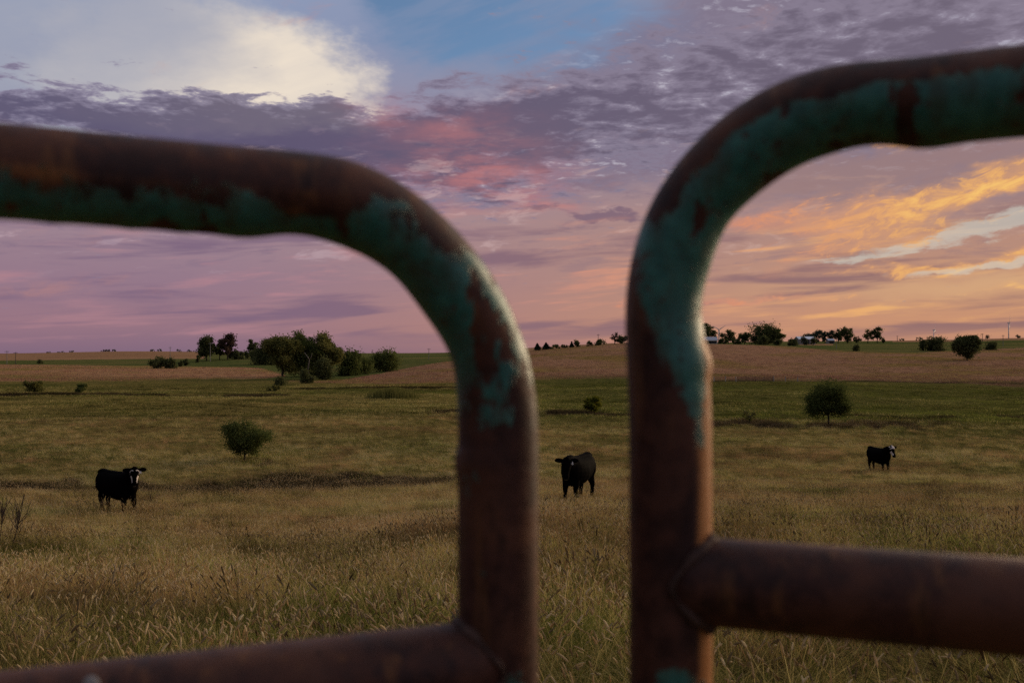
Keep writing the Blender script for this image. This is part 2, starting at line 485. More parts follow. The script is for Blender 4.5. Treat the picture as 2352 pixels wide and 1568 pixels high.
def gauss(v, c, w): return np.exp(-((v - c) / w) ** 2)
def ditch_at(px, Y, X=None):
    n1 = (fbm(px / 45.0, Y / 30.0, 3, 21) - 0.5) + 2.2 * (fbm(px / 210.0 + 4, Y * 0 + 2.0, 3, 22) - 0.5)
    brk = np.clip(0.50 + 1.5 * (fbm(px / 80.0 + 9, Y / 40.0, 3, 23) - 0.28), 0.35, 1.15)
    d = gauss(Y + n1 * 8, 176 + (px - 300) * 0.012, 8) * np.clip((720 - px) / 90, 0, 1)          # creek, left
    d += gauss(Y + n1 * 6, 226, 8) * np.clip((px - 640) / 60, 0, 1) * np.clip((1160 - px) / 60, 0, 1) * 0.9
    d += gauss(Y + n1 * 6, 262, 7) * np.clip((px - 1560) / 60, 0, 1) * 0.7
    d += gauss(Y + n1 * 9, 101 + (px - 1640) * 0.004, 6.5) * np.clip((px - 1480) / 150, 0, 1) * np.clip((2180 - px) / 120, 0.35, 1) * 1.1
    d += gauss(Y + n1 * 9, 122, 5) * np.clip((px - 1600) / 200, 0, 1) * 0.45
    d += gauss(Y + n1 * 8, 117, 6) * np.clip((px - 900) / 120, 0, 1) * np.clip((1500 - px) / 80, 0, 1) * 0.9
    d += gauss(Y + n1 * 3, 53.5, 4.2) * np.clip((1150 - px) / 250, 0, 1) * 1.25                         # swale behind the first rise
    d += gauss(Y + n1 * 4, 64, 3.0) * gauss(px, 600, 110) * 0.4
    return np.clip(d * brk, 0, 1.2)
def green_at(px, Y):
    n1 = fbm(px / 120.0, Y / 18.0, 3, 31)
    g = np.clip((px - 1150) / 150, 0, 1) * np.clip((Y - 88) / 22, 0, 1) * np.clip((285 - Y) / 25, 0, 1) * (0.55 + 0.6 * n1)
    g += np.clip((720 - px) / 90, 0, 1) * np.clip((Y - 190) / 20, 0, 1) * np.clip((330 - Y) / 40, 0, 1) * (0.15 + 0.35 * n1)
    g += gauss(Y, 200, 16) * np.clip((px - 660) / 60, 0, 1) * np.clip((1200 - px) / 60, 0, 1) * 0.8
    g += gauss(px, 1400, 240) * gauss(Y, 290, 22) * 0.8
    g += np.clip((n1 - 0.55) * 2.2, 0, 0.5) * np.clip((110 - Y) / 20, 0, 1)
    return np.clip(g, 0, 1)

def build_ground():
    fine = np.radians(np.arange(-37, 37.001, 0.16))
    side = np.radians(np.concatenate([np.arange(40, 180, 5.0)]))
    az = np.concatenate([-side[::-1], fine, side])             # open at +-180, closed by wrapping
    az = np.concatenate([az, [math.pi]])
    rr = [0.5]
    while rr[-1] < 12500: rr.append(rr[-1] * 1.0145 + 0.002)
    rr = np.array(rr)
    A, R = np.meshgrid(az, rr, indexing='ij')
    X, Y = R * np.sin(A), R * np.cos(A)
    Z = height(X, Y)
    na, nr = A.shape
    verts = np.stack([X, Y, Z], -1).reshape(-1, 3)
    ia, ir = np.meshgrid(np.arange(na), np.arange(nr - 1), indexing='ij')
    nxt = (ia + 1) % na
    quads = np.stack([ia * nr + ir, ia * nr + ir + 1, nxt * nr + ir + 1, nxt * nr + ir], -1).reshape(-1, 4)
    # parcels per face, from the middle of the face
    c = verts[quads].mean(1)
    ac = np.clip(np.arctan2(c[:, 0], c[:, 1]), -AZ_LIM, AZ_LIM)
    dep = np.hypot(c[:, 0], c[:, 1]) * np.cos(ac)
    zone = parcel(PCX + PF * np.tan(ac), dep)
    va = np.clip(np.arctan2(verts[:, 0], verts[:, 1]), -AZ_LIM, AZ_LIM)
    vd = np.hypot(verts[:, 0], verts[:, 1]) * np.cos(va)
    vpx = PCX + PF * np.tan(va)
    di, gr = ditch_at(vpx, vd), green_at(vpx, vd)
    names = ['pasture', 'crop_field', 'crop_field', 'stubble_field', 'hay_field', 'hills']
    for k in range(6):
        q = quads[zone == k]
        used, inv = np.unique(q, return_inverse=True)
        q = inv.reshape(-1, 4)
        vv = verts[used]
        extra_f = []
        vl = vv.tolist()
        if k == 0:      # close the hole under the tripod with a fan
            ring = [int(np.searchsorted(used, i * nr)) for i in range(na)]
            vl.append([0, 0, hz(0, 0.001)])
            extra_f = [(len(vl) - 1, ring[(i + 1) % na], ring[i]) for i in range(na)]
        me = bpy.data.meshes.new(names[k])
        me.from_pydata(vl, [], q[:, ::-1].tolist() + extra_f)
        for nm, arr in (('ditch', di), ('green', gr)):
            at_ = me.attributes.new(nm, 'FLOAT', 'POINT')
            vals = np.zeros(len(vl)); vals[:len(used)] = arr[used]
            at_.data.foreach_set('value', vals)
        me.polygons.foreach_set('use_smooth', [True] * len(me.polygons))
        me.materials.append(M_LAND[k])
        me.update()
        o = bpy.data.objects.new(names[k], me)
        COL.objects.link(o)
        o['kind'] = 'structure'
build_ground()

# ---------------------------------------------------------------- scene tree helpers
def tag(o, label, cat, group=None):
    o['label'] = label
    o['category'] = cat
    if group: o['group'] = group
    return o
def thing(name, label, cat, loc, rz=0.0, group=None):
    o = bpy.data.objects.new(name, None)
    o.empty_display_size = 0.3
    COL.objects.link(o)
    o.location = loc
    o.rotation_euler = (0, 0, rz)
    return tag(o, label, cat, group)
def part(name, me, parent, mat=None, loc=None, label=None):
    o = bpy.data.objects.new(name, me)
    COL.objects.link(o)
    o.parent = parent
    if mat is not None:
        me.materials.clear(); me.materials.append(mat)
    if loc is not None: o.location = loc
    if label: o['label'] = label
    return o
def mesh_py(name, verts, faces, smooth=False):
    me = bpy.data.meshes.new(name)
    me.from_pydata([tuple(v) for v in verts], [], [tuple(f) for f in faces])
    if smooth: me.polygons.foreach_set('use_smooth', [True] * len(me.polygons))
    me.update()
    return me
def tube_arrays(pts, rads, n=8, cap=True, base=0):
    """tapered tube along points; returns verts, faces"""
    pts = [Vector(p) for p in pts]
    vs, fs = [], []
    up = Vector((0.13, 0.21, 1)).normalized()
    prev = None
    for i, p in enumerate(pts):
        t = (pts[min(i + 1, len(pts) - 1)] - pts[max(i - 1, 0)])
        t = t.normalized() if t.length > 1e-9 else Vector((0, 0, 1))
        if prev is None:
            ref = up if abs(t.dot(up)) < 0.9 else Vector((1, 0, 0))
            u = t.cross(ref).normalized()
        else:
            u = (prev - t * prev.dot(t)).normalized()
        prev = u
        w = t.cross(u)
        for k in range(n):
            an = 2 * math.pi * k / n
            vs.append(p + (u * math.cos(an) + w * math.sin(an)) * rads[i])
    for i in range(len(pts) - 1):
        for k in range(n):
            a, b = i * n + k, i * n + (k + 1) % n
            fs.append((base + a, base + b, base + b + n, base + a + n))
    if cap:
        fs.append(tuple(base + k for k in range(n))[::-1])
        fs.append(tuple(base + (len(pts) - 1) * n + k for k in range(n)))
    return vs, fs
def simple_mat(name, col, rough=0.7, metal=0.0, var=0.25, scale=8.0, spec=0.3):
    m, n, bs = new_mat(name)
    tc = n.node('ShaderNodeTexCoord')
    ns = n.noise(V(n, tc.outputs['Object']), scale, 5, 0.6)
    dark = tuple(c * (1 - var) for c in col[:3]) + (1,)
    lite = tuple(min(1, c * (1 + var)) for c in col[:3]) + (1,)
    n.put(bs.inputs['Base Color'], n.mix(n.smooth(ns, 0.3, 0.7), dark, lite))
    bs.inputs['Roughness'].default_value = rough
    bs.inputs['Metallic'].default_value = metal
    bs.inputs['Specular IOR Level'].default_value = spec
    return m

# === GATES
def mat_gate():
    m, n, bs = new_mat('rusted_green_paint')
    tc = n.node('ShaderNodeTexCoord')
    p = V(n, tc.outputs['Object'])
    n1 = n.noise(p, 44.0, 8, 0.64, 0.5)
    n2 = n.noise(p, 95.0, 5, 0.6)
    n3 = n.noise(scaled(n, p, 1, 1, 0.35), 60.0, 5, 0.6)
    pb = n.attr('paint')
    orr = n.attr('orange')
    n4 = n.noise(p, 210.0, 4, 0.6)
    n5 = n.noise(scaled(n, p, 1, 1, 0.12), 75.0, 5, 0.6)          # runs down the tube
    nb = n.noise(p, 16.0, 3, 0.5)
    edge = pb + (n1 - 0.5) * 2.3 + (n3 - 0.5) * 1.2 + (n4 - 0.5) * 0.5 + (nb - 0.5) * 0.9
    msk = n.smooth(edge, 0.0, 0.14)
    spots_ = n.smooth(n.noise(scaled(n, p, 1, 1, 0.40), 42.0, 4, 0.60), 0.565, 0.60)
    chips = n.smooth(n4, 0.61, 0.65)
    msk = msk * (1.0 - spots_) * (1.0 - chips * 0.8)
    teal = n.mix(n.smooth(n2, 0.3, 0.75), (0.022, 0.112, 0.090, 1), (0.052, 0.190, 0.152, 1))
    teal = n.mix(n.smooth(n5, 0.46, 0.68) * 0.6, teal, (0.050, 0.048, 0.026, 1))
    teal = n.mix(n.smooth(edge, 0.50, 0.05) * 0.5, teal, (0.070, 0.050, 0.024, 1))
    rust = n.mix(n.smooth(n2, 0.25, 0.75), (0.030, 0.011, 0.009, 1), (0.095, 0.034, 0.021, 1))
    rust = n.mix(n.smooth(nb, 0.46, 0.66) * 0.8, rust, (0.125, 0.046, 0.024, 1))
    rust = n.mix(n.smooth(n5, 0.54, 0.70) * 0.6, rust, (0.185, 0.074, 0.026, 1))
    rust = n.mix(n.smooth(nb, 0.44, 0.30) * 0.7, rust, (0.022, 0.010, 0.010, 1))
    rust = n.mix(n.smooth(n3, 0.42, 0.28) * 0.7, rust, (0.014, 0.007, 0.007, 1))
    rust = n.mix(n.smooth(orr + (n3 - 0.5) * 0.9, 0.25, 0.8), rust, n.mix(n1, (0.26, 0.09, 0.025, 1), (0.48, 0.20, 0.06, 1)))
    c = n.mix(msk, rust, teal)
    n.put(bs.inputs['Base Color'], c)
    n.put(bs.inputs['Roughness'], n.math('SUBTRACT', 0.58, msk * 0.16) + (n2 - 0.5) * 0.35)
    n.put(bs.inputs['Specular IOR Level'], msk * 0.18 + 0.24)
    bump(n, bs, n1 * 0.5 + n2 * 0.9 + n4 * 0.4 + msk * 1.0, 0.5, 0.0012)
    return m
M_GATE = mat_gate()
M_WELD = simple_mat('weld_rust', (0.06, 0.03, 0.022), 0.75, 0, 0.4, 90)
M_PALE = simple_mat('bird_dropping', (0.34, 0.31, 0.28), 0.8, 0, 0.2, 60)
TUBE = 0.0242

class GatePlane:
    def __init__(self, px0, Y0, yaw, side):
        self.x0, self.y0 = (px0 - PCX) / PF * Y0, Y0
        self.dx, self.dy = side * math.cos(yaw), -math.sin(yaw)
        self.n = Vector((self.dy, -self.dx, 0)) * side       # faces the camera side
        if self.n.y > 0: self.n = -self.n
    def s_of(self, px):
        k = (px - PCX) / PF
        return (k * self.y0 - self.x0) / (self.dx - k * self.dy)
    def pt(self, s, z): return Vector((self.x0 + self.dx * s, self.y0 + self.dy * s, EYE + z))
    def pix(self, px, row):
        s = self.s_of(px)
        Y = self.y0 + self.dy * s
        return self.pt(s, (PH - row) / PF * Y)

def catmull(P, step):
    out = []
    for i in range(len(P) - 1):
        p0, p1, p2, p3 = P[max(i - 1, 0)], P[i], P[i + 1], P[min(i + 2, len(P) - 1)]
        k = max(2, int((p2 - p1).length / step))
        sl = (p2 - p1).length
        m1, m2 = (p2 - p0).normalized() * sl, (p3 - p1).normalized() * sl
        for j in range(k):
            t = j / k
            out.append(p1 * (2 * t ** 3 - 3 * t * t + 1) + m1 * (t ** 3 - 2 * t * t + t) + p2 * (3 * t * t - 2 * t ** 3) + m2 * (t ** 3 - t * t))
    out.append(P[-1])
    return out

def gate_tube(name, path, nrm, paint_fn, rad_fn, origin, n=56):
    """tube whose frame follows the gate plane; attributes paint, orange"""
    vs, fs, pv, ov = [], [], [], []
    L = len(path)
    for i, p in enumerate(path):
        t = (path[min(i + 1, L - 1)] - path[max(i - 1, 0)]).normalized()
        b = t.cross(nrm).normalized()           # in the gate plane, across the tube
        if name == 'rail' and b.z < 0: b = -b
        for k in range(n):
            an = 2 * math.pi * k / n
            dirv = b * math.cos(an) + nrm * math.sin(an)
            r = rad_fn(i, p, dirv, b, an)
            vs.append(p + dirv * r - origin)
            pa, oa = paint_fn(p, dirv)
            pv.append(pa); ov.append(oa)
    for i in range(L - 1):
        for k in range(n):
            a, c = i * n + k, i * n + (k + 1) % n
            fs.append((a, c, c + n, a + n))
    fs.append(tuple(range(n))[::-1]); fs.append(tuple((L - 1) * n + k for k in range(n)))
    me = mesh_py(name, vs, fs, True)
    for nm, arr in (('paint', pv), ('orange', ov)):
        at_ = me.attributes.new(nm, 'FLOAT', 'POINT')
        at_.data.foreach_set('value', arr)
    return me

def sstep(a, b, x):
    t = min(1, max(0, (x - a) / (b - a)))
    return t * t * (3 - 2 * t)

def build_gate(label, gp, top_px, z_low, rails, far_s, kinks, paint_fn, rail_paint):
    """top_px: pixel centreline from the rail round the bend and down the stile"""
    P = [gp.pix(*q) for q in top_px]
    ztop = P[0].z - EYE
    origin = gp.pt(far_s / 2, rails[-1]); origin.z = hz(origin.x, origin.y)
    root = thing('farm_gate', label, 'gate', origin)
    s0 = gp.s_of(top_px[-1][0])
    bot = rails[-1]
    # frame: top rail, bend, stile, bottom bend, bottom rail, hinge stile
    R = 0.13
    low = [gp.pt(s0, bot + R * 1.2), gp.pt(s0 + 0.012, bot + R * 0.55), gp.pt(s0 + R * 0.35, bot + R * 0.12), gp.pt(s0 + R, bot)]
    tail = [gp.pt(s0 + 0.6, bot), gp.pt(far_s - 0.2, bot), gp.pt(far_s, bot + 0.12), gp.pt(far_s, bot + 0.6), gp.pt(far_s, ztop - 0.15), gp.pt(far_s - 0.15, ztop)]
    head = [gp.pt(far_s - 0.15, ztop), gp.pt(gp.s_of(top_px[0][0]) + 0.5, ztop)]
    path = catmull(head + P + low + tail, 0.006)
    # thin out the straight unseen runs
    keep = []
    for p in path:
        if not keep or (p - keep[-1]).length > (0.005 if (p - P[len(P) // 2]).length < 0.75 else 0.05): keep.append(p)
    pix = [(PCX + PF * (p.x / p.y) if p.y > 0.05 else -9999, PH - PF * ((p.z - EYE) / p.y) if p.y > 0.05 else -9999) for p in keep]
    def rad(i, p, dirv, b, an):
        r = TUBE
        px, row = pix[i]
        for (kx, ky, amp, wid, sgn) in kinks:
            d2 = ((px - kx) ** 2 + (row - ky) ** 2) / (wid * wid)
            if d2 < 9:
                dx = Vector((dirv.x * gp.dx + dirv.y * gp.dy, 0, dirv.z))
                along = max(0.0, dx.x * sgn[0] + dx.z * sgn[1])
                r += amp * math.exp(-d2) * along
        return r
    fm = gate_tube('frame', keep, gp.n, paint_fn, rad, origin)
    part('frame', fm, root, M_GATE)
    for zi in rails[:-1]:
        path = [gp.pt(s0 + 0.004 + (far_s - s0 - 0.004) * q, zi) for q in np.concatenate([np.linspace(0, 0.16, 40), np.linspace(0.2, 1, 12)])]
        rm = gate_tube('rail', path, gp.n, rail_paint, lambda i, p, dv, b, an: TUBE * (1.05 if i else 1.0), origin, 40)
        r_ob = part('rail', rm, root, M_GATE)
        # weld bead round the joint with the stile
        vs, fs = [], []
        nb, ns = 40, 8
        ax = Vector((gp.dx, gp.dy, 0))
        up = Vector((0, 0, 1))
        for k in range(nb):
            an = 2 * math.pi * k / nb
            rdir = gp.n * math.cos(an) + up * math.sin(an)
            # saddle: where the rail surface meets the stile surface
            off = math.sqrt(max(0.0, TUBE ** 2 - (TUBE * math.cos(an) * 0.98) ** 2))
            cpt = gp.pt(s0, zi) + ax * (off + 0.001) + rdir * TUBE * 1.04
            rr = 0.0028 * (1 + 0.30 * math.sin(an * 9 + zi * 40) + 0.22 * math.sin(an * 23) + 0.45 * math.sin(an * 3 + zi * 11))
            for j in range(ns):
                bn = 2 * math.pi * j / ns
                vs.append(cpt + (rdir * math.cos(bn) + ax * math.sin(bn)) * rr - origin)
        for k in range(nb):
            for j in range(ns):
                a, b2 = k * ns + j, k * ns + (j + 1) % ns
                c2, d2 = ((k + 1) % nb) * ns + (j + 1) % ns, ((k + 1) % nb) * ns + j
                fs.append((a, b2, c2, d2))
        part('weld_bead', mesh_py('weld_bead', vs, fs, True), r_ob, M_WELD)
    return root, origin

LGP = GatePlane(1144, 0.60, math.radians(22), -1)
RGP = GatePlane(1539, 0.59, math.radians(21), 1)
def paint_left(p, dv):
    if p.y < 0.05: return 0.0, 0.2
    px, row = PCX + PF * p.x / p.y, PH - PF * (p.z - EYE) / p.y
    if row < 850 and px < 1120:
        bend = sstep(650, 1050, px)
        a = -dv.z * 1.1 - 0.10
        v = a * (1 - bend) + (0.55 - 1.0 * max(0, dv.z)) * bend
        v -= 0.75 * math.exp(-((px - 960) / 75) ** 2 - ((row - 570) / 40) ** 2) * sstep(-0.3, 0.5, dv.z)
        v -= 0.9 * math.exp(-((px - 700) / 70) ** 2) * sstep(-0.75, -0.4, dv.z)
        o = 0.32 * sstep(0.2, -0.1, dv.z) * sstep(-0.5, -0.1, dv.z) + 0.25 * sstep(400, 0, px) * sstep(0.9, 0.3, dv.z)
    else:
        v = 0.50 - 0.95 * sstep(780, 1160, row) + 0.70 * sstep(1430, 1560, row)
        v -= 0.5 * sstep(0.3, 0.9, dv.x) * sstep(800, 950, row)
        v += 0.9 * math.exp(-((row - 1295) / 25) ** 2) * math.exp(-((dv.x + 0.35) / 0.12) ** 2)
        o = 0.25 * sstep(0.1, 0.8, dv.x)
    return v, o
def paint_right(p, dv):
    if p.y < 0.05: return 0.0, 0.2
    px, row = PCX + PF * p.x / p.y, PH - PF * (p.z - EYE) / p.y
    if row < 560:
        up = sstep(430, 250, row)
        out = max(0.0, dv.z * 0.8 - dv.x * 0.45)
        v = 0.55 - 1.55 * sstep(0.15, 0.75, out) * sstep(600, 420, row)
        v = v * (1 - 0.1 * up)
        o = 0.15
    else:
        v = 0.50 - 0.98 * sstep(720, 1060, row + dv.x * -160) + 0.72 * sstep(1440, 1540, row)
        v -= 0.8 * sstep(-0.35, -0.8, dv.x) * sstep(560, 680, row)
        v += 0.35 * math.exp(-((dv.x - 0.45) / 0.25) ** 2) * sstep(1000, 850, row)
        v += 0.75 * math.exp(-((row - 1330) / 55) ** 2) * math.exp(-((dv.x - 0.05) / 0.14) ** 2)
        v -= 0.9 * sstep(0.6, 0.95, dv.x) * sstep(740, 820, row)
        o = 0.95 * sstep(0.25, 0.8, dv.x) * sstep(620, 820, row)  # orange rust on this side, with the warm side light painted into it
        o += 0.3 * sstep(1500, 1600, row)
    return v, o
def rail_paint_l(p, dv): return -0.75, 0.12
def rail_paint_r(p, dv): return -0.8 + 0.55 * sstep(-0.3, -0.9, dv.z) * sstep(0.2, 0.35, p.x), 0.0

L_PX = [(0, 393), (300, 418), (520, 436), (690, 449), (790, 466), (880, 509), (962, 575), (1030, 652), (1084, 738), (1119, 825), (1137, 910), (1144, 1000), (1144, 1100), (1144, 1300), (1144, 1560)]
R_PX = [(2352, 208), (2220, 222), (2110, 234), (2020, 240), (1925, 250), (1830, 278), (1740, 328), (1662, 396), (1600, 474), (1558, 560), (1536, 650), (1530, 740), (1534, 840), (1538, 940), (1539, 1100), (1539, 1300), (1539, 1560)]
L_K = [(690, 449, -0.0022, 75, (0, -1)), (560, 440, 0.0015, 60, (0, -1)), (300, 418, 0.0006, 25, (0, -1)), (420, 428, 0.0007, 30, (0, -1)), (120, 403, 0.0006, 30, (0, -1)), (1100, 790, -0.0035, 120, (1, -0.4)), (960, 575, -0.003, 120, (0.7, -0.7)),
       (1144, 1060, 0.0025, 30, (1, 0))]
R_K = [(2010, 240, -0.0026, 85, (0, -1)), (2130, 232, 0.0016, 60, (0, -1)), (1600, 474, -0.003, 120, (0.7, -0.7)), (1534, 700, -0.0036, 110, (1, 0)), (1534, 835, 0.0026, 30, (1, 0))]
LG, LG0 = build_gate('rusty pipe gate whose top rail curves down at its right end, rail below it nearly level with the ground', LGP, L_PX, 0, [-0.184, -0.46, -0.735, -1.01, -1.285], 3.5, L_K, paint_left, rail_paint_l)
LG['label'] = 'rusty green pipe gate leaf with bird dropping on its second rail'
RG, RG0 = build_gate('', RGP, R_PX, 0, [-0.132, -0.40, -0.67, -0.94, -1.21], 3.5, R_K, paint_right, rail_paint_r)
RG['label'] = 'taller green pipe gate leaf with orange rust and painted warm light along its upright'
LG['group'] = RG['group'] = 'pair of farm gate leaves'
# pale dropping on the left gate's second rail
def dropping():
    p = LGP.pix(215, 1560)
    bm = bmesh.new()
    bmesh.ops.create_icosphere(bm, subdivisions=2, radius=0.0042)
    for v in bm.verts: v.co = Vector((v.co.x * 1.1, v.co.y * 0.5, v.co.z * 1.3))
    me = bpy.data.meshes.new('bird_dropping'); bm.to_mesh(me); bm.free()
    me.polygons.foreach_set('use_smooth', [True] * len(me.polygons))
    rail = [c for c in LG.children if c.name.startswith('rail')][0]
    q = LGP.pt(LGP.s_of(215), -0.184) + LGP.n * TUBE * 0.68 + Vector((0, 0, TUBE * 0.76)) - LG0
    part('bird_dropping', me, rail, M_PALE, q)
dropping()

# === COWS
def mat_cow():
    m, n, bs = new_mat('cattle_hide')
    tc = n.node('ShaderNodeTexCoord')
    p = V(n, tc.outputs['Object'])
    nn = n.noise(p, 9.0, 5, 0.6)
    blk = n.mix(n.smooth(nn, 0.3, 0.75), (0.0015, 0.0012, 0.0012, 1), (0.0038, 0.0024, 0.002, 1))
    w = n.attr('white')
    n.put(bs.inputs['Base Color'], n.mix(n.smooth(w, 0.4, 0.6), blk, (0.62, 0.54, 0.48, 1)))
    bs.inputs['Roughness'].default_value = 0.75
    bs.inputs['Specular IOR Level'].default_value = 0.3
    bs.inputs['IOR'].default_value = 1.08
    bump(n, bs, n.noise(p, 60.0, 4, 0.6), 0.25, 0.01)
    return m
M_COW = mat_cow()
M_EYE = simple_mat('eye_gloss', (0.01, 0.008, 0.007), 0.15, 0, 0.1, 20, 0.6)
M_NOSE = simple_mat('nose_leather', (0.035, 0.033, 0.035), 0.35, 0, 0.2, 40, 0.5)
M_TAG = simple_mat('ear_tag_plastic', (0.72, 0.70, 0.68), 0.45, 0, 0.05, 30)

def ell_loft(rings, n=20):
    """rings: (centre, u, v, ru, rv) -> closed mesh arrays"""
    vs, fs = [], []
    for (c, u, v, ru, rv) in rings:
        for k in range(n):
            an = 2 * math.pi * k / n
            vs.append(c + u * (ru * math.cos(an)) + v * (rv * math.sin(an)))
    for i in range(len(rings) - 1):
        for k in range(n):
            a, b = i * n + k, i * n + (k + 1) % n
            fs.append((a, b, b + n, a + n))
    fs.append(tuple(range(n))[::-1]); fs.append(tuple((len(rings) - 1) * n + k for k in range(n)))
    return vs, fs

def build_cow(label, px, Y, heading, head_yaw, head_pitch, poll, white_fn, tag_side, legs, scale=1.0, HS=1.12):
    X, Yw = at(px, Y)
    root = thing('cow', label, 'cow', (X, Yw, hz(X, Yw)), heading, 'black cattle in the pasture')
    ex, ey, ez = Vector((1, 0, 0)), Vector((0, 1, 0)), Vector((0, 0, 1))
    allv, allf = [], []
    def add(vf):
        v, f = vf
        b = len(allv)
        allv.extend(v); allf.extend([tuple(i + b for i in q) for q in f])
    # trunk: deep chest, belly rising to the flank, squared rump
    prof = [(-0.83, 1.00, .07, .13), (-0.79, 1.00, .16, .23), (-0.68, .985, .235, .29), (-0.50, .945, .275, .335), (-0.25, .895, .305, .365), (0.0, .865, .325, .385),
            (0.22, .865, .315, .395), (0.42, .885, .285, .395), (0.58, .92, .235, .36), (0.70, .95, .175, .28), (0.78, .965, .09, .16)]
    add(ell_loft([(Vector((x, 0, z - .03)), ey, ez, ry * 1.14, rz * 1.08) for x, z, ry, rz in prof], 24))
    # flatter topline and tail head
    add(ell_loft([(Vector((x, 0, z)), ey, ez, .12, .06) for x, z in ((-.80, 1.22), (-.70, 1.27), (-.45, 1.235), (0, 1.215), (.35, 1.235), (.55, 1.24))], 12))
    # neck to the poll
    poll = Vector(poll)
    hd = Vector((math.cos(head_yaw) * math.cos(head_pitch), math.sin(head_yaw) * math.cos(head_pitch), math.sin(head_pitch)))   # poll -> muzzle
    hs = Vector((-math.sin(head_yaw), math.cos(head_yaw), 0))                                                                 # to the animal's left
    hu = hd.cross(hs).normalized()                                                                                            # forehead normal
    n0 = Vector((0.45, 0, 0.98))
    n3 = poll + hd * 0.07 - hu * 0.06
    rings = []
    for t, ru, rv in ((0, .24, .33), (.3, .20, .28), (.6, .155, .215), (.85, .12, .155), (1.0, .10, .11)):
        c = n0.lerp(n3, t) + Vector((0, 0, 0.05 * math.sin(t * math.pi)))
        ax = (n3 - n0).normalized()
        u = Vector((-ax.y, ax.x, 0)).normalized()
        rings.append((c, u, ax.cross(u) * -1, ru, rv))
    add(ell_loft(rings, 20))
    # brisket
    add(ell_loft([(Vector((.50, 0, .62)), ey, ez, .12, .12), (Vector((.66, 0, .72)), ey, ez, .12, .15), (Vector((.74, 0, .86)), ey, ez, .08, .12)], 14))
    # head
    hp = [(-0.03, .055, .05, .035), (0.02, .098, .085, 0.0), (.08, .122, .108, -.012), (.15, .120, .118, -.022), (.23, .100, .112, -.03), (.31, .078, .088, -.028), (.38, .070, .070, -.02), (.44, .074, .066, -.02), (.485, .062, .052, -.022), (.505, .035, .03, -.024)]
    add(ell_loft([(poll + hd * t * HS + hu * o, hs, hu, a * HS, b * HS) for t, a, b, o in hp], 18))
    # ears
    for sd in (1, -1):
        b0 = poll + hd * 0.055 + hs * (0.085 * sd) + hu * 0.005
        dirv = (hs * sd * 0.95 + Vector((0, 0, 0.10)) - hu * 0.15).normalized()
        wv = dirv.cross(hu).normalized()
        nv = dirv.cross(wv)
        add(ell_loft([(b0 + dirv * t, wv, nv, a, .030) for t, a in ((0, .042), (.06, .064), (.13, .080), (.20, .066), (.255, .026))], 12))
    # legs
    def limb(pts):
        v, f = tube_arrays([p for p, _ in pts], [r * (1.22 if p.z < .6 and p.x > -.75 else 1.0) for p, r in pts], 12)
        add((v, f))
    (f1, f2, h1, h2) = legs        # fore/aft offsets of the hooves
    for sd, off in ((1, f1), (-1, f2)):
        y = .155 * sd
        limb([(Vector((.44, y * .8, .86)), .15), (Vector((.46 + off * .2, y, .66)), .115), (Vector((.47 + off * .35, y, .52)), .080), (Vector((.49 + off * .7, y, .34)), .060),
              (Vector((.485 + off * .85, y, .22)), .044), (Vector((.485 + off, y, .11)), .050), (Vector((.505 + off, y, .05)), .056), (Vector((.51 + off, y, -.01)), .064)])
    for sd, off in ((1, h1), (-1, h2)):
        y = .165 * sd
        limb([(Vector((-.58, y * .7, .98)), .19), (Vector((-.54, y, .80)), .165), (Vector((-.50 + off * .3, y * 1.05, .64)), .115), (Vector((-.60 + off * .6, y, .50)), .078), (Vector((-.67 + off * .8, y, .40)), .062),
              (Vector((-.655 + off * .9, y, .25)), .046), (Vector((-.635 + off, y, .11)), .050), (Vector((-.615 + off, y, .05)), .056), (Vector((-.61 + off, y, -.01)), .064)])
    # tail
    limb([(Vector((-.78, 0, 1.19)), .045), (Vector((-.87, 0, 1.10)), .034), (Vector((-.885, .01, .85)), .026), (Vector((-.875, .01, .60)), .024), (Vector((-.87, .015, .48)), .040), (Vector((-.865, .015, .33)), .020)])
    if tag_side == 1 and white_fn is not None:      # small sheath fold under the belly
        limb([(Vector((-.05, 0, .52)), .05), (Vector((.02, 0, .455)), .03)])
    me = mesh_py('body_raw', allv, allf)
    ob = bpy.data.objects.new('body_raw', me)
    COL.objects.link(ob)
    rm = ob.modifiers.new('r', 'REMESH'); rm.mode = 'VOXEL'; rm.voxel_size = 0.016
    sm = ob.modifiers.new('s', 'SMOOTH'); sm.factor = 0.5; sm.iterations = 5
    dg = bpy.context.evaluated_depsgraph_get()
    body = bpy.data.meshes.new_from_object(ob.evaluated_get(dg))
    bpy.data.objects.remove(ob); bpy.data.meshes.remove(me)
    body.name = 'body'
    co = np.empty(len(body.vertices) * 3); body.vertices.foreach_get('co', co); co = co.reshape(-1, 3)
    rel = co - np.array(poll)
    hh, ll, dd = (rel @ np.array(hd)) * 1.12 / HS, (rel @ np.array(hs)) * 1.12 / HS, (rel @ np.array(hu)) * 1.12 / HS
    w = white_fn(hh, ll, dd) * (np.hypot(np.hypot(hh - .22, ll), dd + .02) < .30) if white_fn else np.zeros(len(co))
    at_ = body.attributes.new('white', 'FLOAT', 'POINT'); at_.data.foreach_set('value', w.astype(np.float32))
    body.polygons.foreach_set('use_smooth', [True] * len(body.polygons))
    part('body', body, root, M_COW)
    def ball(name, c, r, mat, sc=(1, 1, 1)):
        bm = bmesh.new(); bmesh.ops.create_icosphere(bm, subdivisions=2, radius=r)
        M = Matrix((hd * sc[0], hs * sc[1], hu * sc[2])).transposed()
        for v in bm.verts: v.co = M @ v.co
        m2 = bpy.data.meshes.new(name); bm.to_mesh(m2); bm.free()
        m2.polygons.foreach_set('use_smooth', [True] * len(m2.polygons))
        return part(name, m2, root, mat, c)
